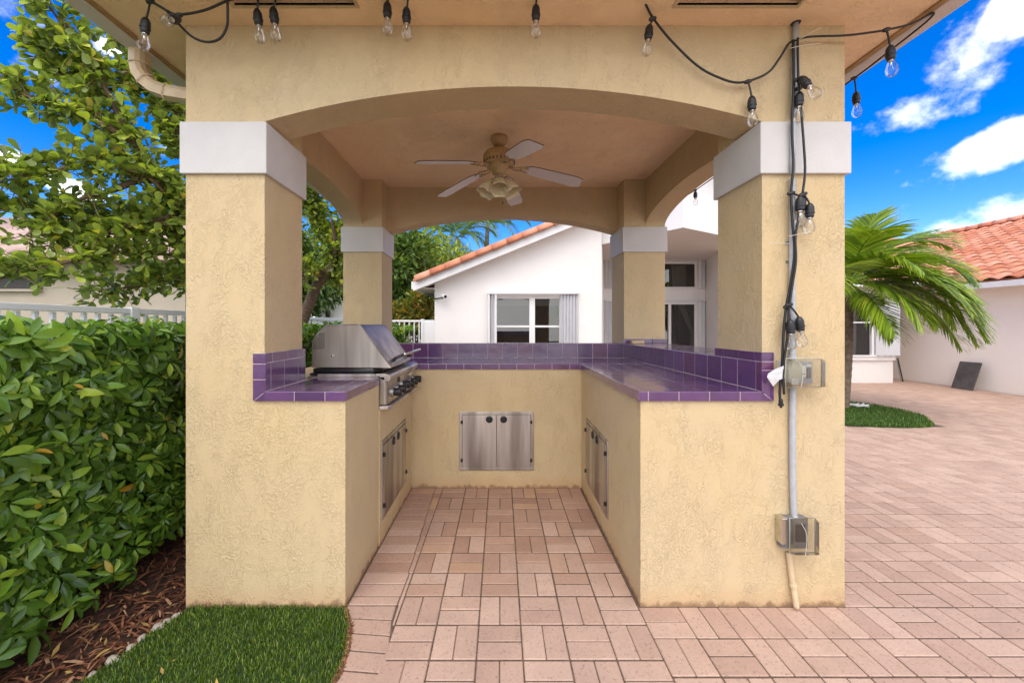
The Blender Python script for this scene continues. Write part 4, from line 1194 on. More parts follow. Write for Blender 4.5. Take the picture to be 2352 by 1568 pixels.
for (x, y) in ((1820, 556), (1821, 600)):
    mb = MB(); c_ = cp_(x, y); mb.box(c_.x - .024, c_.x + .024, YF - .004, YF - .001, c_.z - .006, c_.z + .006); obj('pipe_strap', mb, m_chrome, cd)
def outlet_box(label, x0, y0, x1, y1, upper):
    t = thing('outlet_box', label, 'outlet box', (P((x0 + x1) / 2, y1, YF).x, YF, P(0, y1, YF).z))
    def w(name, mb, m, par=None, **kw):
        o = obj(name, mb, m, None, **kw); o.parent = par or t
        if par is None: o.matrix_parent_inverse = Matrix.Translation(-t.location)
        return o
    a, b_ = P(x0, y1, 1.87), P(x1, y0, 1.87)
    ax, bx_, az, bz = a.x, b_.x, a.z, b_.z
    m_box = m_pvc if upper else m_greybox
    if upper:
        bxm = MB(); bxm.box(ax + .012, ax + .105, YF - .045, YF - .001, az + .02, bz - .012)
        w('back_box', bxm, m_cream, bevel=0.004)
        w('face_plate', MB().box(ax + .085, bx_ - .022, YF - .030, YF - .003, az + .014, bz - .016), m_pvc, bevel=0.002)
        w('receptacle', MB().box(ax + .098, ax + .130, YF - .036, YF - .0305, az + .045, az + .100), m_white, bevel=0.001)
        w('receptacle', MB().box(ax + .134, bx_ - .034, YF - .038, YF - .0305, az + .040, az + .088), m_greybox, bevel=0.001)
        w('switch_cover', MB().box(ax + .130, bx_ - .030, YF - .037, YF - .0305, az + .093, az + .106), m_white, bevel=0.001)
        for (dx, dz) in ((.108, .092), (.118, .060), (.108, .060)):
            s_ = MB(); s_.lathe([(.003, 0), (.003, .002), (0, .0025)], 8, at=(ax + dx, YF - .036, az + dz), axis=(0, -1, 0)); w('screw', s_, m_knob)
        w('junction_block', MB().box(ax + .050, ax + .084, YF - .050, YF - .046, az + .012, az + .042), m_white, bevel=0.003)
    else:
        w('back_box', MB().box(ax + .004, bx_ - .022, YF - .040, YF - .001, az + .01, bz - .006), m_greybox, bevel=0.004)
        w('receptacle', MB().box(ax + .065, bx_ - .040, YF - .048, YF - .041, az + .045, bz - .035), m_knob, bevel=0.002)
        w('side_bracket', MB().box(ax - .004, ax + .022, YF - .052, YF - .002, az + .035, bz - .004), m_chrome, bevel=0.002)
    # clear cover: hollow shell with rim
    cy0, cy1 = YF - .085, YF - .053
    cx0, cx1 = ax + (.02 if upper else .030), bx_
    sh = MB()
    sh.add([(cx0, cy1, az), (cx1, cy1, az), (cx1, cy1, bz), (cx0, cy1, bz), (cx0 + .006, cy0, az + .006), (cx1 - .006, cy0, az + .006), (cx1 - .006, cy0, bz - .006), (cx0 + .006, cy0, bz - .006)],
           [(4, 5, 6, 7), (0, 1, 5, 4), (1, 2, 6, 5), (2, 3, 7, 6), (3, 0, 4, 7)])
    cv = w('clear_cover', sh, m_cover)
    rim = MB(); loop = [(cx0, cy1, az), (cx1, cy1, az), (cx1, cy1, bz), (cx0, cy1, bz), (cx0, cy1, az)]
    rim.tube(loop, .0028, 6); w('cover_rim', rim, m_cream2, smooth=True)
    arc = MB(); arc.tube(spline([(cx0 + .03, cy0 - .001, bz - .008), (cx0 + .055, cy0 - .001, (az + bz) / 2 + .02), (cx0 + .052, cy0 - .001, az + .03), (cx0 + .048, cy0 - .001, az + .006)], 5), .0016, 5); w('cover_hinge', arc, m_cream2)
    return t
m_cream = simple('cream_plastic', (0.60, 0.57, 0.47), 0.5, noise=0.1, nscale=20)
m_cream2 = simple('milky_plastic', (0.50, 0.49, 0.42), 0.4)
m_greybox = simple('dark_grey_plastic', (0.16, 0.16, 0.17), 0.5, noise=0.2, nscale=30)
outlet_box('cream and grey outlet box under a wide clear cover, beside the purple tile', 1795, 823, 1886, 889, True)
outlet_box('small dark outlet box under a clear square cover, low on the right pillar', 1799, 1189, 1872, 1268, False)

# ================================================================== MAIN HOUSE
hs_ = thing('house', 'white stucco house with a red tiled gable, wide shuttered window and recessed entry', 'house')
YH = 8.8
def hb(name, x0, x1, y0, y1, z0, z1, m, par=hs_, **kw): return obj(name, MB().box(x0, x1, y0, y1, z0, z1), m, par, **kw)
def wx(px, Y): return (px - CX) * Y / F
def wz(py, Y): return EYE + (CY - py) * Y / F
SL = 0.404
def rake_z(x): return 2.36 + SL * (x + 1.46)
wx0, wx1, wzt, wzb = wx(1134, YH), wx(1288, YH), wz(681, YH), 0.72
# gable wall in strips round the window opening
XHL, XHR = -1.46, 2.23
def wallstrip(x0, x1, z0, z1a, z1b):
    mb = MB(); mb.prism([(x0, YH, z0), (x1, YH, z0), (x1, YH, z1b), (x0, YH, z1a)], (0, .2, 0)); return mb
wl = MB()
parts_ = [(XHL, wx0, -.05, rake_z(XHL), rake_z(wx0)), (wx0, wx1, wzt, rake_z(wx0), rake_z(wx1)), (wx1, XHR, -.05, rake_z(wx1), rake_z(XHR)), (wx0, wx1, -.05, wzb, wzb)]
# one continuous face with a hole
fv = [(XHL, -.05), (XHR, -.05), (XHR, rake_z(XHR)), (XHL, rake_z(XHL)), (wx0, wzb), (wx1, wzb), (wx1, wzt), (wx0, wzt)]
for yy in (YH, YH + .2): wl.v += [(x, yy, z) for x, z in fv]
wl.f += [(0, 1, 5, 4), (1, 2, 6, 5), (2, 3, 7, 6), (3, 0, 4, 7), (8, 12, 13, 9), (9, 13, 14, 10), (10, 14, 15, 11), (11, 15, 12, 8),
         (4, 5, 13, 12), (5, 6, 14, 13), (6, 7, 15, 14), (7, 4, 12, 15), (0, 3, 11, 8), (1, 9, 10, 2)]
obj('gable_wall', wl, m_house, hs_)
hb('side_wall', XHL, XHL + .2, YH + .201, 15, -.05, 2.36, m_house)
# dark room with pale furniture shapes behind the window
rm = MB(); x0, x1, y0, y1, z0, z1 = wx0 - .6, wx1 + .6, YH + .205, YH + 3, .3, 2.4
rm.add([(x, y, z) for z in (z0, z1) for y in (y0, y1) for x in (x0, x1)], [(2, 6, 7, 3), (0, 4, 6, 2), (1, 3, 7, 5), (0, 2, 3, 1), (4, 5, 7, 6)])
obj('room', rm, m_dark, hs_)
hb('furniture', wx(1160, YH + 1.2), wx(1222, YH + 1.2), YH + 1.0, YH + 1.5, .3, wz(762, YH + 1.2), simple('grey_furniture', (.16, .15, .14), .8), bevel=.02)
# window
wn = hb('window', wx0 - .02, wx1 + .02, YH - .035, YH - .001, wzt, wzt + .06, m_white)
def fbox(name, x0, x1, y0, y1, z0, z1, m, par): return obj(name, MB().box(x0, x1, y0, y1, z0, z1), m, par, bevel=.003)
wf = .028
xm0, xm1 = wx(1216, YH), wx(1229, YH)
zm = wz(749, YH)
for (a, b_, c_, d_) in ((wx0, wx0 + .045, wzb, wzt), (wx1 - .03, wx1, wzb, wzt), (xm0, xm1, wzb, wzt), (wx0, wx1, wzt - .045, wzt), (wx0, wx1, wzb, wzb + .04)):
    e = .002 if b_ - a < .2 else 0
    fbox('frame', a, b_, YH + .02 - e, YH + .075 + e, c_, d_, m_white, wn)
for (a, b_) in ((wx0 + .045, xm0), (xm1, wx1 - .03)):
    fbox('sash_rail', a, b_, YH + .025, YH + .065, zm - .026, zm + .016, m_white, wn)
    obj('pane', MB().box(a, b_, YH + .045, YH + .049, wzb + .04, zm - .026), m_pane, wn)
    obj('pane', MB().box(a, b_, YH + .0455, YH + .0495, zm + .016, wzt - .045), m_pane, wn)
    fbox('blind', a + .01, b_ - .01, YH + .09, YH + .11, wzt - .20, wzt - .02, m_blind, wn)
fbox('sill', wx0 - .08, wx1 + .3, YH - .06, YH - .002, wzb - .05, wzb, m_white, wn)
def accordion(x0, x1, z0, z1, y, n, par, depth=.07):
    """folded storm shutter: alternating vertical blades"""
    w = (x1 - x0) / n
    for k in range(n):
        a = x0 + k * w
        ya, yb = (y, y - depth) if k % 2 == 0 else (y - depth, y)
        mb = MB(); mb.prism([(a, ya, z0), (a + w * .96, yb, z0), (a + w * .96, yb + .006, z0), (a, ya + .006, z0)], (0, 0, z1 - z0))
        obj('shutter_blade', mb, m_shutter, par)
sh = fbox('shutter_track', wx(1120, YH), wx(1330, YH), YH - .12, YH - .002, wz(676, YH), wz(671, YH), m_shutter, hs_)
accordion(wx(1120, YH), wx(1134, YH), wzb - .02, wz(676.5, YH), YH - .01, 4, sh, .09)
accordion(wx(1286, YH), wx(1329, YH), wzb - .02, wz(676.5, YH), YH - .01, 12, sh, .09)
for px in (1137, 1121):
    hb('shutter_post', wx(px, YH), wx(px + 4, YH), YH - .115, YH - .1, wzb, wz(677, YH), m_shutter, sh)
# roof: two slopes over the gable, rake boards and rake tiles
XR_ = 3.6
def roofslab(x0, x1, y0, y1, th=.07):
    mb = MB(); mb.prism([(x0, y0, rake_z(x0) + .09), (x1, y0, rake_z(x1) + .09), (x1, y0, rake_z(x1) + .09 + th), (x0, y0, rake_z(x0) + .09 + th)], (0, y1 - y0, 0)); return mb
obj('roof', roofslab(-1.86, XR_, YH - .34, 15.6), m_rooftile, hs_)
mb = MB(); z = rake_z(XR_) + .09; mb.prism([(XR_, 11.4, z), (9.0, 11.4, z - 5.4 * SL), (9.0, 11.4, z - 5.4 * SL + .07), (XR_, 11.4, z + .07)], (0, 4.2, 0)); obj('roof', mb, m_rooftile, hs_)
mb = MB(); mb.prism([(-1.86, YH - .345, rake_z(-1.86) - .10), (XHR + .9, YH - .345, rake_z(XHR + .9) - .10), (XHR + .9, YH - .345, rake_z(XHR + .9) + .085), (-1.86, YH - .345, rake_z(-1.86) + .085)], (0, .03, 0))
obj('rake_board', mb, m_white, hs_)
mb = MB(); mb.prism([(-1.86, YH - .31, rake_z(-1.86) - .075), (XHR + .9, YH - .31, rake_z(XHR + .9) - .075), (XHR + .9, YH - .31, rake_z(XHR + .9) - .06), (-1.86, YH - .31, rake_z(-1.86) - .06)], (0, .31, 0))
obj('rake_soffit', mb, m_house_soffit, hs_)
hb('eave_soffit', -1.86, XHL, YH - .0, 15, rake_z(-1.86) - .03, rake_z(-1.86) + .0, m_house_soffit)
hb('eave_fascia', -1.90, -1.861, YH - .33, 15, rake_z(-1.86) - .06, rake_z(-1.86) + .10, m_white)
def barrel(L, r0, r1, th=.012, n=8, lo=-.1, hi=1.1):
    """tapered half barrel tile along +X"""
    mb = MB(); vs = []
    for (x, r) in ((0, r0), (L, r1)):
        for rr in (r, r - th):
            for k in range(n + 1):
                a = PI * (lo + (hi - lo) * k / n)
                vs.append((x, rr * math.cos(a), rr * math.sin(a)))
    m_ = n + 1; fs = []
    for k in range(n):
        fs += [(k, k + 1, 2 * m_ + k + 1, 2 * m_ + k), (m_ + k, 3 * m_ + k, 3 * m_ + k + 1, m_ + k + 1), (k, m_ + k, m_ + k + 1, k + 1), (2 * m_ + k, 2 * m_ + k + 1, 3 * m_ + k + 1, 3 * m_ + k)]
    fs += [(0, 2 * m_, 3 * m_, m_), (n, m_ + n, 3 * m_ + n, 2 * m_ + n)]
    mb.add(vs, [tuple(reversed(f)) for f in fs]); return mb
bt = barrel(.38, .115, .098).mesh('rake_tile', True); bt.materials.append(m_rooftile)
ang = math.atan(SL)
for k in range(13):
    x = -1.80 + k * .325
    o = bpy.data.objects.new('rake_tile', bt); link(o, hs_)
    o.location = (x, YH - .325, rake_z(x) + .10 + .012 * 0); o.rotation_euler = (R.uniform(-.03, .03) + .12, -ang - .03, R.uniform(-.02, .02))
# S tiles on the gable slope, one mass (seen only from elsewhere)
# overhanging prow above the entry
ZP = 3.166
prow = [(2.23, 8.9), (3.37, 7.35), (4.33, 7.93), (5.7, 9.6), (5.7, 11.1), (2.23, 11.1)]
mb = MB(); mb.prism([(x, y, ZP + .004) for x, y in prow], (0, 0, 1.30)); obj('upper_wall', mb, m_house, hs_)
mb = MB(); mb.add([(x, y, ZP) for x, y in prow], [tuple(range(len(prow) - 1, -1, -1))]); obj('entry_soffit', mb, m_house_soffit, hs_)
cx_ = sum(p[0] for p in prow) / 6; cy_ = sum(p[1] for p in prow) / 6
mb = MB(); mb.prism([(cx_ + (x - cx_) * 1.22, cy_ + (y - cy_) * 1.22, ZP + 1.29) for x, y in prow], (0, 0, .14)); obj('upper_eave', mb, m_white, hs_)
mb = MB(); n = 6; base_ = [(cx_ + (x - cx_) * 1.24, cy_ + (y - cy_) * 1.24, ZP + 1.43) for x, y in prow]; mb.add(base_ + [(cx_, cy_, ZP + 2.2)], [(i, (i + 1) % n, n) for i in range(n)]); obj('roof', mb, m_rooftile, hs_)
hb('entry_side_wall', 2.231, 2.30, 9.001, 11.0, -.05, ZP - .002, m_house)
mb = MB(); mb.prism([(5.65, 11.0, -.05), (5.30, 9.5, -.05), (5.5, 9.5, -.05), (5.9, 11.0, -.05)], (0, 0, ZP + .05)); obj('entry_side_wall', mb, m_house, hs_)
YE = 11.0
# back of the entry: wall strips round transom and door
tz0, tz1 = wz(659, YE), wz(606, YE)
dz1 = wz(699, YE)
ex0, ex1 = wx(1410, YE), wx(1600, YE)
hb('entry_wall', 2.301, ex0, YE, YE + .15, -.05, ZP, m_house); hb('entry_wall', ex1, 5.66, YE, YE + .15, -.05, ZP, m_house)
hb('entry_wall', ex0, ex1, YE + .001, YE + .15, tz1, ZP, m_house); hb('entry_wall', ex0, ex1, YE + .001, YE + .15, dz1, tz0, m_house)
rm = MB(); x0, x1, y0, y1, z0, z1 = ex0 - .3, ex1 + .6, YE + .155, YE + 2.5, -.04, ZP + .1
rm.add([(x, y, z) for z in (z0, z1) for y in (y0, y1) for x in (x0, x1)], [(2, 6, 7, 3), (0, 4, 6, 2), (1, 3, 7, 5), (0, 2, 3, 1), (4, 5, 7, 6)])
obj('room', rm, simple('dim_room', (.09, .085, .06), .9), hs_)
tw = fbox('window', ex0, ex1, YE - .03, YE - .002, tz1, tz1 + .07, m_white, hs_)
fbox('frame', ex0, ex1, YE - .032, YE + .03, tz0 - .07, tz0, m_white, tw); fbox('frame', ex1 - .05, ex1, YE - .02, YE + .04, tz0, tz1, m_white, tw); fbox('frame', ex0, ex0 + .05, YE - .02, YE + .04, tz0, tz1, m_white, tw)
obj('pane', MB().box(ex0 + .05, ex1 - .05, YE + .02, YE + .024, tz0, tz1), m_pane, tw)
dr = fbox('door', ex0, ex1, YE - .03, YE - .002, dz1, dz1 + .08, m_white, hs_)
fbox('frame', ex1 - .06, ex1, YE - .02, YE + .04, 0, dz1, m_white, dr); fbox('frame', wx(1535, YE), wx(1541, YE), YE - .02, YE + .04, 0, dz1, m_white, dr)
obj('pane', MB().box(ex0 + .05, ex1 - .06, YE + .02, YE + .024, 0, dz1), m_pane, dr)
def drape(name, pts_top, pts_bot, y, par, m=m_curtain, amp=.03, n=24):
    mb = MB(); vs = []
    nr = 10
    for j in range(nr + 1):
        t = j / nr
        for k in range(n + 1):
            u = k / n
            a = pts_top[0] + (pts_top[1] - pts_top[0]) * u; b2 = pts_bot[0] + (pts_bot[1] - pts_bot[0]) * u
            x = a + (b2 - a) * t; z = pts_top[2] + (pts_bot[2] - pts_top[2]) * t
            vs.append((x, y + amp * math.sin(u * 18), z))
    fs = [(j * (n + 1) + k, j * (n + 1) + k + 1, (j + 1) * (n + 1) + k + 1, (j + 1) * (n + 1) + k) for j in range(nr) for k in range(n)]
    mb.add(vs, fs); obj(name, mb, m, par, smooth=True)
YD = YE + .25
drape('curtain', (wx(1541, YD), wx(1545, YD), dz1), (wx(1544, YD), wx(1556, YD), 0), YD, dr)
drape('curtain', (wx(1558, YD), wx(1572, YD), dz1), (wx(1586, YD), wx(1594, YD), wz(766, YD)), YD, dr)
drape('curtain', (wx(1586, YD), wx(1594, YD), wz(766, YD)), (wx(1583, YD), wx(1592, YD), 0), YD, dr)
drape('curtain', (wx(1541, YD), wx(1574, YD), tz1), (wx(1546, YD), wx(1574, YD), tz0 - .05), YD, tw)
t2 = fbox('shutter_track', wx(1388, YE), wx(1620, YE), YE - .1, YE - .034, tz1 + .075, tz1 + .12, m_shutter, hs_)
accordion(wx(1389, YE), wx(1408, YE), tz0 - .05, tz1 + .07, YE - .035, 5, t2, .08); accordion(wx(1603, YE), wx(1618, YE), tz0 - .05, tz1 + .07, YE - .035, 4, t2, .08)
t3 = fbox('shutter_track', wx(1388, YE), wx(1620, YE), YE - .1, YE - .034, dz1 + .085, dz1 + .13, m_shutter, hs_)
accordion(wx(1389, YE), wx(1408, YE), 0.1, dz1 + .08, YE - .035, 5, t3, .08); accordion(wx(1603, YE), wx(1618, YE), 0.1, dz1 + .08, YE - .035, 4, t3, .08)
# wall to the right of the entry with the bay window behind the palm
YW = 9.5
bx0, bx1 = 7.0, wx(2051, YW)
sill, head = wz(818, YW), wz(676, YW)
wa, wb_ = wx(1925, YW), wx(2006, YW)
hb('bay_wall', 5.301, bx1, YW, YW + .2, -.05, sill, m_house); hb('bay_wall', 5.301, wa, YW + .001, YW + .2, sill, 2.35, m_house)
hb('bay_wall', wb_, bx1, YW + .0015, YW + .2, sill, 2.35, m_house); hb('bay_wall', wa, wb_, YW + .001, YW + .2, head, 2.35, m_house)
hb('bay_side_wall', bx1 - .2, bx1, YW + .201, 11, -.05, 2.35, m_house)
hb('sill_ledge', 5.31, bx1 + .02, YW - .05, YW - .001, sill - .09, sill - .01, m_house)
bw = fbox('window', wa, wb_, YW - .04, YW + .03, head - .05, head, m_white, hs_)
fbox('frame', wb_ - .06, wb_, YW - .03, YW + .05, sill, head - .05, m_white, bw); fbox('frame', wa, wa + .06, YW - .03, YW + .05, sill, head - .05, m_white, bw)
fbox('sash_rail', wa + .06, wb_ - .06, YW - .01, YW + .04, wz(739, YW) - .03, wz(739, YW), m_white, bw)
fbox('sill', wa, bx1 + .02, YW - .07, YW + .02, sill - .01, sill + .03, m_white, bw)
obj('pane', MB().box(wa + .06, wb_ - .06, YW + .03, YW + .034, sill + .03, head - .05), m_pane, bw)
drape('curtain', (wa + .05, wb_ - .05, head - .05), (wa + .05, wb_ - .05, sill), YW + .12, bw, amp=.02)
t4 = fbox('shutter_track', wa, bx1 + .08, YW - .16, YW - .075, head + .002, head + .05, m_shutter, hs_)
accordion(wx(2006, YW), wx(2058, YW), sill + .03, head, YW - .06, 8, t4, .11)
# security camera on the gable wall
sc = thing('security_camera', 'small white security camera on an arm by the left corner of the white house', 'camera', (wx(1000, YH), YH, wz(687, YH)))
def scobj(name, mb, m, **kw):
    o = obj(name, mb, m, None, **kw); o.parent = sc; o.matrix_parent_inverse = Matrix.Translation(-sc.location); return o
zc2 = wz(683, YH)
scobj('wall_plate', MB().box(-1.44, -1.38, YH - .02, YH - .002, zc2 - .05, zc2 + .05), m_white, bevel=.004)
scobj('arm', MB().tube([(-1.46, YH - .03, zc2 - .03), (wx(1017, 8.6), YH - .2, zc2 - .03)], .014, 8), m_knob)
mb = MB(); mb.lathe([(.03, 0), (.045, .01), (.045, .15), (.04, .16), (.0, .155)], 16, at=(wx(1014, 8.6), YH - .10, zc2 + .03), axis=(.55, -.8, -.18)); scobj('camera_body', mb, m_white, smooth=False)
mb = MB(); mb.lathe([(.034, 0), (.034, .004), (0, .004)], 14, at=Vector((wx(1014, 8.6), YH - .10, zc2 + .03)) + Vector((.55, -.8, -.18)).normalized() * .158, axis=(.55, -.8, -.18)); scobj('lens', mb, m_blackgloss)

# ================================================================== RIGHT WING
wg = thing('house_wing', 'pale beige house wing with a terracotta S-tile roof and white gutter on the right', 'house')
XW, XE = 10.21, 9.85
obj('wall', MB().box(XW, XW + .2, 2.0, 16, -.05, 2.30), m_wing, wg)
obj('wall', MB().box(bx1 + .001, XW - .001, 10.9, 11.1, -.05, 2.3), m_wing, wg)
obj('soffit', MB().box(XE, XW, 2.0, 9.3, 2.13, 2.15), m_wing, wg)
obj('gutter', MB().box(XE - .09, XE, 2.0, 8.70, 2.115, 2.235), m_white, wg, bevel=.01)
obj('gutter', MB().box(7.0, XE - .1, 9.15, 9.24, 2.26, 2.37), m_white, wg, bevel=.01)
WS = .40; zr0 = 2.25
def wzr(x): return zr0 + WS * (x - XE)
XRG = 15.3
mb = MB(); mb.prism([(XE, 2.0, wzr(XE)), (XRG, 2.0, wzr(XRG)), (XRG, 2.0, wzr(XRG) + .03), (XE, 2.0, wzr(XE) + .03)], (0, 14, 0)); obj('roof_deck', mb, m_rooftile, wg)
mb = MB(); mb.prism([(XRG, 2.0, wzr(XRG)), (XRG + 5, 2.0, wzr(XRG) - 5 * WS), (XRG + 5, 2, wzr(XRG) - 5 * WS + .03), (XRG, 2.0, wzr(XRG) + .03)], (0, 14, 0)); obj('roof_deck', mb, m_rooftile, wg)
# the roof over the bay: slope rising away behind the palm
mb = MB(); mb.prism([(6.4, 9.15, 2.38), (6.4, 14.6, 4.42), (6.4, 14.6, 4.45), (6.4, 9.15, 2.41)], (8.8, 0, 0)); obj('roof_deck', mb, m_rooftile, wg)
mb = MB(); mb.tube([(6.5, 14.6, 4.47), (15.3, 14.6, 4.47)], .10, 8); obj('ridge_tile', mb, m_rooftile, wg, smooth=True)
TW, TL, EXPO = .30, .42, .335
def stile():
    n = 8; vs = []; fs = []
    def prof(u):   # u 0..1 across: pan then barrel
        return .052 * (0.5 - 0.5 * math.cos(2 * PI * u)) ** 0.8
    for (s, lift, th) in ((0, .026, 0), (0, .026, -.014), (TL, 0.0, 0)):
        for k in range(n + 1):
            u = k / n; vs.append((s, u * TW * 1.03, prof(u) + lift + th))
    m_ = n + 1
    for k in range(n):
        fs.append((k, k + 1, 2 * m_ + k + 1, 2 * m_ + k)[::-1]); fs.append((m_ + k, m_ + k + 1, k + 1, k)[::-1])
    mb = MB(); mb.add(vs, fs); return mb
st = stile().mesh('roof_tile', True); st.materials.append(m_rooftile)
wang = math.atan(WS)
tiles_ = []
for r in range(17):
    for c_ in range(44):
        s = r * EXPO; y = 3.0 + c_ * TW
        if y > 15: continue
        x = XE - .07 + s * math.cos(wang); z = wzr(x) + .035
        px, py = CX + x * F / y, CY - (z - EYE) * F / y
        vis = px < W + 40 and px > 2100
        tiles_.append((y + 0.35 * r, x, y, z, vis))
visible = sorted([t for t in tiles_ if t[4]])[:292]
vs_ = set(visible)
rest = MB(); Mt = Matrix.Rotation(-wang, 4, 'Y')
for t in tiles_:
    if t in vs_:
        o = bpy.data.objects.new('roof_tile', st); link(o, wg); o.location = (t[1], t[2], t[3] + R.uniform(-.003, .003)); o.rotation_euler = (R.uniform(-.012, .012), -wang + R.uniform(-.008, .008), R.uniform(-.01, .01))
    elif t[2] > 6.5 or True:
        M = Matrix.Translation((t[1], t[2], t[3])) @ Mt
        rest.add([M @ v.co for v in st.vertices], [tuple(p.vertices) for p in st.polygons])
obj('roof_tiles', rest, m_rooftile, wg, smooth=True, kind='stuff')
rg = barrel(.40, .13, .115).mesh('ridge_tile', True); rg.materials.append(m_rooftile)
for k in range(34):
    o = bpy.data.objects.new('ridge_tile', rg); link(o, wg); o.location = (XRG, 2.6 + k * .36, wzr(XRG) + .07); o.rotation_euler = (0, R.uniform(-.02, .02), PI / 2)
mb = MB(); mb.add([(XE - .08, 8.66, 2.245), (XE + .30, 8.62, 2.46), (XE + .5, 9.4, 2.52), (XE - .3, 9.3, 2.40)], [(0, 1, 2, 3)]); obj('valley_flashing', mb, m_wood, wg)
sl = MB(); sl.prism([(0, 0, 0), (.0, .40, 0), (.0, .40, .62), (0, 0, .62)], (.028, 0, 0))
o = obj('slate_slab', sl, m_slate, None, bevel=.008); p = G(2196, 888)
o.location = (9.86, 8.33, .0); o.rotation_euler = (0, .33, 0)
tag(o, 'dark grey rectangular slab leaning against the beige wall', 'slab')
o.scale = (1, 1.0, 1)
for k, (a, b_) in enumerate([((2074, 876, 9.7), (2062, 822, 9.6)), ((2070, 877, 9.75), (2060, 824, 9.62))]):
    o = obj('metal_rod', MB().tube([P(*a), P(*b_)], .012 if k == 0 else .009, 8), m_knob if k == 0 else m_pvc)
    tag(o, ['dark rod leaning against the corner of the bay window', 'thin grey rod beside the dark rod at the bay window corner'][k], 'rod')

# ================================================================== NEIGHBOURS
nb = thing('neighbour_house', 'tan neighbouring house with a pale pink roof and grey screened window behind the fence', 'house')
YN = 8.0
nx1 = wx(128, YN)
obj('wall', MB().box(-17, nx1 + 2.6, YN, YN + .25, -.05, 2.62), m_neigh, nb)
wi = obj('window', MB().box(-12, wx(98, YN), YN - .05, YN - .001, wz(664, YN), wz(597, YN)), m_greyscreen, nb)
obj('frame', MB().box(wx(88, YN), wx(90, YN), YN - .07, YN - .051, wz(664, YN), wz(597, YN)), m_knob, wi)
obj('sill', MB().box(-12, wx(100, YN), YN - .10, YN - .0, wz(670, YN), wz(664.5, YN)), m_neigh, wi)
mb = MB(); mb.prism([(-17, YN - .5, 2.60), (-17, YN - .5, 2.72), (-17, YN + 3.2, 4.35), (-17, YN + 6.9, 2.72)], (11.2, 0, 0)); obj('roof', mb, m_pinktile, nb)
rb = MB()
for k in range(48):
    x = -17 + k * .235
    rb.tube([(x, YN - .52, 2.74), (x, YN + 3.2, 4.37)], .05, 6)
obj('roof_tiles', rb, m_pinktile, nb, smooth=True, kind='stuff')
n2_ = thing('neighbour_house', 'distant small white house with an arched top seen past the grill', 'house')
Y2 = 17
obj('wall', MB().box(wx(725, Y2), wx(792, Y2), Y2, Y2 + 4, -.05, wz(692, Y2)), m_house, n2_)
mb = MB(); mb.lathe([(wx(792, Y2) / 1 * 0 + .55, 0), (.55, .2)], 20, at=(wx(762, Y2), Y2 - .01, wz(692, Y2) - .05), axis=(0, 1, 0)); obj('arched_gable', mb, m_house, n2_)
obj('window', MB().box(wx(749, Y2), wx(758, Y2), Y2 - .06, Y2 - .002, wz(728, Y2), wz(712, Y2)), m_greyscreen, n2_)
n3_ = thing('neighbour_house', 'distant pale pink roofed house glimpsed left of the white house', 'house')
Y3 = 20
obj('wall', MB().box(wx(900, Y3), wx(996, Y3), Y3, Y3 + 5, -.05, wz(705, Y3)), m_house, n3_)
mb = MB(); mb.prism([(wx(880, Y3), Y3 - .4, wz(706, Y3)), (wx(880, Y3), Y3 + 3, wz(640, Y3 + 3)), (wx(880, Y3), Y3 + 6, wz(706, Y3))], (wx(1000, Y3) - wx(880, Y3), 0, 0)); obj('roof', mb, m_pinktile, n3_)

# fence
fc = thing('fence', 'white metal picket fence running behind the hedge to the house corner', 'fence')
XFN = -3.15; ZF = 1.50
obj('rail', MB().box(XFN - .03, XFN + .03, .6, 8.9, ZF - .045, ZF), m_white, fc, bevel=.004)
obj('rail', MB().box(XFN - .015, XFN + .015, .6, 8.9, .16, .20), m_white, fc)
obj('rail', MB().box(XFN, -1.47, 8.86, 8.92, ZF - .055, ZF - .012), m_white, fc, bevel=.004)
obj('rail', MB().box(XFN, -1.75, 8.875, 8.905, .16, .20), m_white, fc)
k = 0; y = .7
pk = MB().box(-.0125, .0125, -.0125, .0125, .14, ZF - .05).mesh('picket'); pk.materials.append(m_white)
while y < 8.8:
    o = bpy.data.objects.new('picket', pk); link(o, fc); o.location = (XFN, y, 0); y += .105
for k in range(12):
    o = bpy.data.objects.new('picket', pk); link(o, fc); o.location = (XFN + .12 + k * .11, 8.89, 0)
for (x, y, w) in ((XFN, .62, .04), (XFN, 3.4, .04), (XFN, 6.1, .04), (XFN, 8.89, .04), (-1.74, 8.89, .035)):
    obj('post', MB().box(x - w, x + w, y - w, y + w, -.05, ZF + .01), m_white, fc, bevel=.004)
obj('gate_panel', MB().box(wx(975, 8.88), wx(1003, 8.88), 8.83, 8.86, -.02, wz(739, 8.88)), m_white, fc, bevel=.004)

# ================================================================== FOLIAGE
def leaf_mesh(L, w, curl=.12, fold=.15, kind='obovate'):
    """folded leaf along +X, thin outline"""
    if kind == 'obovate': st_ = [(0, .05), (.25, .45), (.55, .9), (.78, 1.0), (.93, .65), (1, .08)]
    else: st_ = [(0, .08), (.2, .6), (.45, 1.0), (.7, .85), (.9, .4), (1, .02)]
    vs = []
    for (t, h) in st_:
        x = L * t; z = -curl * L * t * t; hw = w / 2 * h
        vs += [(x, -hw, z + fold * hw), (x, 0, z), (x, hw, z + fold * hw)]
    fs = []
    for i in range(len(st_) - 1):
        a = 3 * i; fs += [(a, a + 3, a + 4, a + 1), (a + 1, a + 4, a + 5, a + 2)]
    return vs, fs
def rot_to(dirv, roll=0.0):
    d_ = Vector(dirv).normalized()
    q = d_.to_track_quat('X', 'Z')
    return q.to_matrix() @ Matrix.Rotation(roll, 3, 'X')
def add_leaf(mb, lv, p, dirv, roll, s=1.0):
    M = rot_to(dirv, roll)
    mb.add([M @ (Vector(v) * s) + p for v in lv[0]], lv[1])
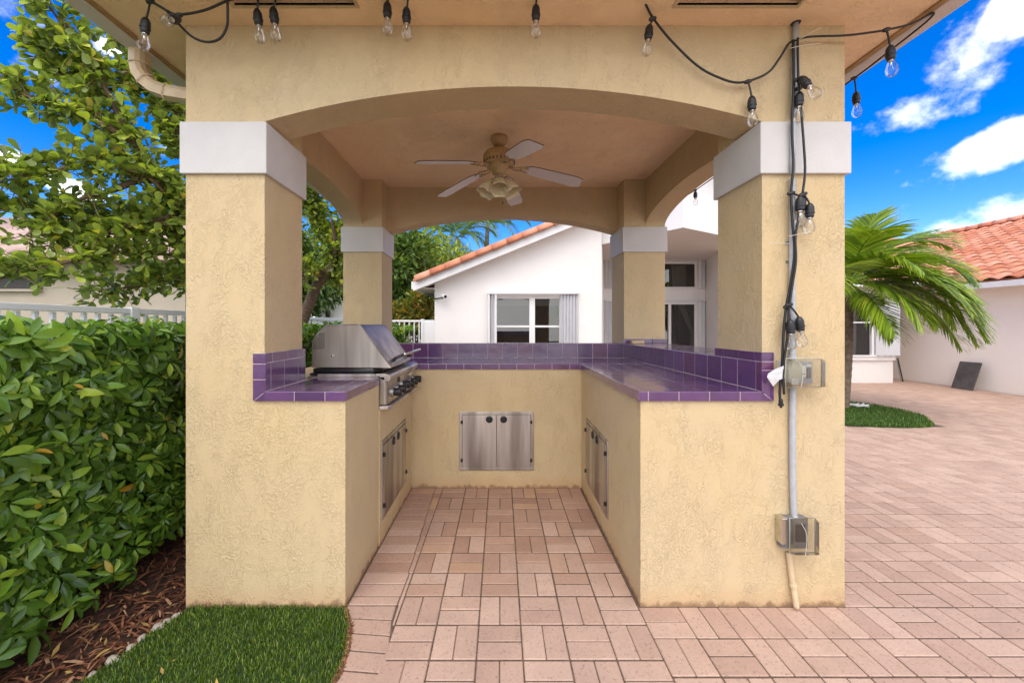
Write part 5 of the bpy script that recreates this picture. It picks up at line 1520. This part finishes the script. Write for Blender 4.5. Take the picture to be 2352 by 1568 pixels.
def rnd_dir(up=0.0, rr=R):
    while True:
        v = Vector((rr.uniform(-1, 1), rr.uniform(-1, 1), rr.uniform(-1, 1)))
        if .05 < v.length < 1: break
    v.normalize(); v.z += up; return v.normalized()
def proj(p): return (CX + p.x * F / p.y, CY - (p.z - EYE) * F / p.y)

# ---- schefflera hedge
hg = thing('hedge', 'tall clipped schefflera hedge with glossy dark green leaf rosettes', 'hedge')
lv = leaf_mesh(.085, .033, .22, .4, 'ell')
def compound(k):
    mb = MB(); n = R.choice((6, 7, 7, 8)); off = R.uniform(0, 6)
    for i in range(n):
        a = off + 2 * PI * i / n; s = R.uniform(.75, 1.1)
        dd = Vector((math.cos(a), math.sin(a), R.uniform(-.55, -.05)))
        add_leaf(mb, lv, Vector((math.cos(a), math.sin(a), 0)) * .012, dd, R.uniform(-.4, .4), s)
    mb.tube([(0, 0, -.10), (0, 0, 0)], .0018, 4, caps=False)
    me = mb.mesh('leaf_rosette', True); me.materials.append(m_hedge); return me
comps = [compound(k) for k in range(8)]
sml = []
for k in range(5):
    mb = MB(); n = 6
    q = [(0, 0, 0), (.05, -.021, .004), (.10, 0, -.015), (.05, .021, .004)]
    for i in range(n):
        a = 2 * PI * i / n + k; dd = Vector((math.cos(a), math.sin(a), R.uniform(-.5, 0)))
        M = rot_to(dd, R.uniform(-.4, .4)); mb.add([M @ Vector(v) for v in q], [(0, 1, 2, 3)])
    sml.append(mb)
def hedge_front(y, z):     # surface of the hedge facing the camera / lawn
    return -1.93 + .15 * mnoise.noise(Vector((y * 1.7, z * 2.1, 3.0))) + .10 * mnoise.noise(Vector((y * 5, z * 5, 8.0))) - .04 * max(0, .3 - z) - .10 * max(0, y - 1.9)
pts = []
for k in range(7200):
    y = 1.15 + 8.2 * R.random() ** 1.5
    u = R.random()
    if u < .62:
        z = .06 + 1.26 * R.random() ** .9
        x = hedge_front(y, z) - abs(R.gauss(0, .07)); nrm = Vector((1, -.25, .25))
    elif u < .86:
        x = R.uniform(-3.05, -1.95); z = 1.275 + R.uniform(-.08, .08) + .05 * (R.random() ** 6) + .05 * mnoise.noise(Vector((x * 3, y * 3, 0))); nrm = Vector((.15, -.15, 1))
    else:
        x = R.uniform(-2.95, -1.95); z = .10 + 1.12 * R.random(); y = 1.25 + abs(R.gauss(0, .06)) + .1 * mnoise.noise(Vector((x * 3, 1, z * 3))); nrm = Vector((.1, -1, .2))
    pts.append((Vector((x, y, z)), nrm))
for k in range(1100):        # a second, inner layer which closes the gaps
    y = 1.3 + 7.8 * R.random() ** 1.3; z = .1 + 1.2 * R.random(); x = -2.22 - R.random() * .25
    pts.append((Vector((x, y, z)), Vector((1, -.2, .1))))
def vis_area(p):
    x, y = proj(p)
    return p.y if (-60 < x < 470 and p.y > .8) else 99 + p.y
pts.sort(key=lambda t: vis_area(t[0]))
rest = MB(); cnt = 0
for i, (p, nrm) in enumerate(pts):
    dd = (nrm.normalized() + rnd_dir() * .75).normalized()
    M3 = dd.to_track_quat('Z', 'Y').to_matrix()
    if i < 295:
        o = bpy.data.objects.new('leaf_rosette', R.choice(comps)); link(o, hg)
        o.matrix_local = Matrix.Translation(p) @ (M3 @ Matrix.Rotation(R.uniform(0, 6.28), 3, 'Z')).to_4x4() @ Matrix.Scale(R.uniform(.55, 1.25), 4)
        continue
    s = R.uniform(.5, 1.2)
    if p.y < 4.2:
        me = R.choice(comps); M = M3 @ Matrix.Rotation(R.uniform(0, 6.28), 3, 'Z')
        rest.add([M @ (v.co * s) + p for v in me.vertices], [tuple(q.vertices) for q in me.polygons])
    else:
        mb = R.choice(sml); rest.add([M3 @ (Vector(v) * s) + p for v in mb.v], mb.f)
obj('foliage', rest, m_hedge, hg, smooth=True, kind='stuff')
for k in range(46):
    y = 1.5 + k * .16 + R.uniform(-.05, .05); x = -2.35 + R.uniform(-.15, .15); p = Vector((x, y, -.05)); pth = [p.copy()]
    lean = Vector((R.uniform(-.1, .08), R.uniform(-.2, .2), 1)).normalized()
    for j in range(6):
        p = p + lean * .2 + Vector((R.uniform(-.03, .03), R.uniform(-.03, .03), 0)); pth.append(p.copy())
    obj('stem', MB().tube(pth, [.013, .012, .011, .009, .008, .006, .004], 6), m_twig, hg, smooth=True)
mb = MB()
for k in range(40):   # dark leafy core
    pass
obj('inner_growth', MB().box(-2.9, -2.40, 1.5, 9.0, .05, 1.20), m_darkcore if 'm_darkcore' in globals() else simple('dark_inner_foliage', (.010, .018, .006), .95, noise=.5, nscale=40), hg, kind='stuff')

# ---- broad-leaved tree on the left
tr = thing('tree', 'wide spreading tree with round leathery leaves behind the hedge on the left', 'tree')
leafv = [leaf_mesh(.088, .052, .10, .18), leaf_mesh(.075, .048, .18, .3), leaf_mesh(.095, .05, .05, .25)]
leafm = []
for l_ in leafv:
    mb = MB(); mb.add(*l_); me = mb.mesh('leaf', True); me.materials.append(m_treeleaf); leafm.append(me)
trunk_pts = [(-2.75, 5.1, -.1), (-2.72, 5.1, .8), P(722, 668, 5.15), P(752, 628, 5.2), P(768, 598, 5.2), P(770, 560, 5.1), P(760, 500, 5.0)]
obj('trunk', MB().tube(spline(trunk_pts, 5), [.09 - .0026 * k for k in range(31)], 10), m_bark, tr, smooth=True)
fork = P(752, 628, 5.2)
guides = [
 [fork, P(600, 560, 4.5), P(423, 480, 3.7), P(337, 406, 3.4), P(216, 378, 3.2), P(100, 395, 3.05), P(-40, 430, 2.9)],
 [P(500, 510, 4.0), P(390, 440, 3.6), P(300, 320, 3.4), P(225, 170, 3.2), P(150, 70, 3.1), P(80, -40, 3.0)],
 [P(500, 510, 4.0), P(420, 360, 3.7), P(350, 200, 3.6), P(290, 90, 3.5), P(220, -20, 3.4)],
 [P(300, 320, 3.4), P(200, 270, 3.2), P(90, 235, 3.1), P(-20, 170, 3.0)],
 [fork, P(560, 620, 4.3), P(423, 590, 3.7), P(290, 580, 3.4), P(150, 605, 3.1), P(0, 640, 2.9)],
 [P(560, 620, 4.3), P(420, 540, 3.7), P(280, 505, 3.4), P(120, 480, 3.2), P(-30, 480, 3.0)],
 [fork, P(560, 660, 4.4), P(420, 640, 3.8), P(330, 655, 3.6), P(210, 668, 3.4)],
 [P(420, 360, 3.7), P(400, 260, 3.7), P(380, 210, 3.7)],
 [P(768, 598, 5.2), P(740, 520, 5.2), P(715, 450, 5.1), P(720, 400, 5.0)],
 [P(770, 560, 5.1), P(800, 500, 5.4), P(790, 440, 5.4)],
 [P(752, 628, 5.2), P(800, 640, 5.6), P(850, 610, 6.0)],
 [P(768, 598, 5.2), P(830, 560, 5.6), P(900, 530, 6.2)],
 [P(350, 200, 3.6), P(300, 170, 3.5), P(190, 190, 3.3), P(120, 150, 3.2), P(60, 60, 3.1)],
 [P(337, 406, 3.4), P(250, 440, 3.3), P(180, 460, 3.2), P(60, 540, 3.0)],
 [P(423, 480, 3.7), P(380, 500, 3.5), P(260, 530, 3.3), P(140, 560, 3.2)],
]
lrest = []; tw = MB()
for gi, gpts in enumerate(guides):
    sp = spline(gpts, 8)
    nsp = len(sp)
    obj('branch', MB().tube(sp, [max(.006, .026 * (1 - k / nsp) + .004) for k in range(nsp)], 6), m_bark if gi % 3 else m_twig, tr, smooth=True)
    for k in range(3 if gi in (0, 4, 6) else 1, nsp):
        px, py = proj(sp[k])
        inner = 640 < px < 930
        if 470 < px < 690: continue
        dens = 4
        if inner: dens = 9
        if 120 < px < 300 and 385 < py < 430 and gi == 0: dens = 1
        for _ in range(dens):
            d_ = rnd_dir(.25); d_.y *= .6
            L_ = R.uniform(.07, .26)
            e_ = sp[k] + d_ * L_
            # keep the sky window clear
            ex, ey = proj(e_)
            if 150 < ex < 320 and 400 < ey < 455 and R.random() < .8: continue
            if ex < 60 and ey < 150 and R.random() < .8: continue
            tw.tube([sp[k], sp[k].lerp(e_, .5) + Vector((0, 0, -.01)), e_], [.004, .003, .002], 4, caps=False)
            nl = R.choice((7, 8, 9, 10))
            for q in range(nl):
                t = R.uniform(.35, 1)
                base_p = sp[k].lerp(e_, t)
                ld = (d_ * .7 + rnd_dir(.25) * 1.0).normalized()
                lrest.append((base_p, ld, R.uniform(-.9, .9), R.uniform(.65, 1.12)))
def lkey(t):
    x, y = proj(t[0]); return (t[0].y / t[3]) if (-20 < x < 440 and -20 < y < 740) else 99
lrest.sort(key=lkey)
mb = MB()
for i, (p, dd, roll, s) in enumerate(lrest):
    j = i % 3
    if i < 290:
        o = bpy.data.objects.new('leaf', leafm[j]); link(o, tr)
        o.matrix_local = Matrix.Translation(p) @ rot_to(dd, roll).to_4x4() @ Matrix.Scale(s, 4)
    else: add_leaf(mb, leafv[j], p, dd, roll, s)
obj('foliage', mb, m_treeleaf, tr, smooth=True, kind='stuff')
obj('twigs', tw, m_twig, tr, kind='stuff')

# ---- background trees
def blob_tree(label, x, y, z, rx, ry, rz, n, m, ls=.16, clumps=26, trunk=True, group=None, cat='tree', nm='tree'):
    t = thing(nm, label, cat, (0, 0, 0), group)
    base = Vector((x, y, -.06))
    lf = leaf_mesh(ls, ls * .5, .15, .25, 'ell')
    simple_leaf = ([(0, 0, 0), (ls * .45, -ls * .25, .01), (ls, 0, -ls * .15), (ls * .45, ls * .25, .01)], [(0, 1, 2, 3)])
    cl = []
    for k in range(clumps):
        d_ = rnd_dir(); cl.append(Vector((x + d_.x * rx * R.uniform(.35, .95), y + d_.y * ry * R.uniform(.3, .9), z + d_.z * rz * R.uniform(.35, .95))))
    mb = MB()
    for k in range(n):
        c_ = R.choice(cl); d_ = rnd_dir(); r_ = R.random() ** .4 * min(rx, rz) * .42
        p = c_ + d_ * r_
        add_leaf(mb, simple_leaf, p, (d_ + rnd_dir() * .8).normalized(), R.uniform(-1, 1), R.uniform(.6, 1.2))
    obj('crown', mb, m, t, kind='stuff')
    if trunk:
        tp = [base, Vector((x + .1, y, z * .4)), Vector((x - .05, y, z - rz * .3))]
        obj('trunk', MB().tube(spline(tp, 5), .09, 8), m_bark, t, smooth=True)
        for c_ in cl[:9]: obj('limb', MB().tube(spline([Vector((x, y, z - rz * .7)), (Vector((x, y, z)) + c_) / 2 - Vector((0, 0, .2)), c_], 4), .028, 5), m_bark, t, smooth=True)
    else:
        for c_ in cl[:5]: obj('stem', MB().tube([base, c_], .015, 5), m_twig, t)
    return t
blob_tree('dense dark green tree left of the white house, seen through the rear arch', -3.1, 11.2, 2.7, 1.25, 1.0, 1.5, 9000, m_darkleaf, .20)
blob_tree('dark tree behind the left rear pillar with leaves down to the fence', -5.6, 10.0, 2.5, 1.4, 1.0, 1.5, 7000, m_darkleaf, .18)
blob_tree('lighter green bushy tree further off behind the gable roof', -2.6, 15.5, 3.6, 1.9, 1.2, 1.6, 7000, m_treeleaf, .24)
blob_tree('far tree with thin crown behind the grey neighbouring roofline', -9.5, 17, 3.0, 2.5, 1.2, 2.0, 5000, m_darkleaf, .24)
blob_tree('low bush inside the fence below the white railing', -2.55, 8.3, .85, .75, .45, .5, 4200, m_darkleaf, .11, trunk=False, nm='bush', cat='bush')
blob_tree('green and yellow croton bush behind the railing beside the house', -2.3, 10.0, 1.55, .75, .4, .55, 3200, m_croton, .13, trunk=False, nm='croton_bush', cat='bush')

# ---- palms
def palm(label, base, crown, fronds, m, trunk_r=.09, llen=.45, nleaf=46, lw=.03, cat='palm tree', droop=.6):
    t = thing('palm_tree', label, cat)
    b_, c_ = Vector(base), Vector(crown)
    tp = [b_, b_.lerp(c_, .5) + Vector((.03, 0, 0)), c_]
    sp = spline(tp, 10)
    tm = MB(); rr = []
    dense = []
    for k in range(len(sp) - 1):
        for q in (0, .5, .98): dense.append(sp[k].lerp(sp[k + 1], q)); rr.append(trunk_r * (1.12 - .35 * k / len(sp)) * (1.0 if q != .98 else 1.05))
    obj('trunk', tm.tube(dense, rr, 12), m_palmbark, t, smooth=True)
    for (az, el, L, dr_) in fronds:
        a, e = math.radians(az), math.radians(el)
        d_ = Vector((math.cos(a) * math.cos(e), math.sin(a) * math.cos(e), math.sin(e)))
        p = c_.copy(); pts_ = [p.copy()]; n = 16
        for k in range(n):
            d_ = (d_ + Vector((0, 0, -dr_ / n * (0.6 + k / n)))).normalized(); p = p + d_ * L / n; pts_.append(p.copy())
        fm_ = MB(); fm_.tube(pts_, [.013 * (1 - k / (n + 1)) + .0015 for k in range(n + 1)], 5, caps=False)
        for k in range(nleaf):
            u = .16 + .84 * k / nleaf; f_ = u * n; i = min(n - 1, int(f_)); q = pts_[i].lerp(pts_[i + 1], f_ - i)
            tg = (pts_[i + 1] - pts_[i]).normalized(); side = tg.cross(Vector((0, 0, 1))).normalized(); up = side.cross(tg)
            ll = llen * (math.sin(PI * min(1, (u * .86 + .14))) ** .55) * R.uniform(.85, 1.08)
            for s_ in (-1, 1):
                ld = (side * s_ * (1.0 - .35 * u) + tg * (.55 + .5 * u) + up * R.uniform(.05, .35)).normalized()
                prev = q; wv = tg.lerp(up, .25).normalized(); segs = 4; ring = []
                for j in range(segs + 1):
                    w_ = lw * (.55, 1.0, .85, .5, .05)[j] / 2
                    ring.append((prev - wv * w_, prev + wv * w_))
                    ld = (ld + Vector((0, 0, -droop * .22 * (j + .4)))).normalized(); prev = prev + ld * ll / segs
                vs = [x for r_ in ring for x in r_]
                fm_.add(vs, [(2 * j, 2 * j + 1, 2 * j + 3, 2 * j + 2) for j in range(segs)])
        fo = obj('frond', fm_, m, t, smooth=False)
    return t
pc = P(1948, 650, 6.5)
fr = [(-5, 30, 1.85, 1.9), (-25, 12, 1.9, 1.8), (14, 48, 1.7, 2.0), (-60, 20, 1.6, 1.7), (-85, 40, 1.4, 1.8), (-40, 45, 1.6, 2.2), (35, 25, 1.7, 1.5), (70, 45, 1.6, 1.6), (110, 30, 1.6, 1.5), (150, 35, 1.7, 1.6),
      (180, 15, 1.7, 1.7), (210, 40, 1.6, 1.8), (240, 20, 1.6, 1.7), (20, 70, 1.5, 1.5), (-110, 65, 1.4, 1.6), (-12, -5, 1.5, 1.5), (-70, -10, 1.15, 1.2), (50, 62, 1.6, 1.9), (-30, 66, 1.5, 2.2)]
fr = [(-8, 22, 1.95, 2.0), (-30, 10, 1.9, 1.9), (8, 50, 1.65, 1.5), (-60, 25, 1.6, 1.9), (-88, 45, 1.3, 1.8), (-42, 48, 1.6, 2.2), (30, 28, 1.8, 1.5), (75, 50, 1.5, 1.6), (130, 30, 1.6, 1.5), (180, 20, 1.6, 1.6), (225, 35, 1.5, 1.8), (15, 72, 1.35, .9), (-16, 58, 1.6, 1.7), (-110, 60, 1.4, 1.6), (-50, -5, 1.2, 1.4), (-75, 5, 1.3, 1.9), (50, 64, 1.4, 1.2), (-25, 34, 1.8, 2.5), (-95, -25, 1.2, .9), (-82, -45, 1.1, .5), (-5, 36, 1.9, 1.6), (-18, 2, 1.9, 1.7), (-34, 20, 2.0, 2.2), (4, 26, 1.95, 2.1), (-46, 30, 1.8, 2.3)]
palm('bushy green palm arching out from behind the right pillar', G(1936, 938), pc, fr, m_palmleaf, .075, .60, 56, .046, droop=.33)
palm('tall pale green palm tops beyond the tiled gable', (-1.0, 19, -.1), P(1120, 520, 19), [(a, R.uniform(20, 70), 2.4, 2.0) for a in range(0, 360, 26)], m_backpalm, .12, .8, 36, .05)
palm('thin palm crown beside the leafy tree behind the gable', (-2.3, 17, -.1), P(1050, 548, 17), [(a, R.uniform(0, 60), 2.0, 2.0) for a in range(10, 370, 30)], m_backpalm, .10, .7, 34, .05)
palm('small palm fronds between the railing and the far pink roof', (-2.9, 12.5, -.1), P(985, 690, 12.5), [(a, R.uniform(15, 60), 1.0, 1.5) for a in range(0, 360, 40)], m_palmleaf, .05, .35, 26, .025)
fl = MB(); c_ = G(1966, 936)
for k in range(7):
    a = R.uniform(0, PI); fl.tube([c_ + Vector((R.uniform(-.08, .18), R.uniform(-.1, .1), .03)), c_ + Vector((R.uniform(-.08, .25), R.uniform(-.1, .1), .05))], .012, 5)
o = obj('landscape_light', fl, m_white); tag(o, 'broken white plastic fitting lying at the foot of the palm', 'fitting')
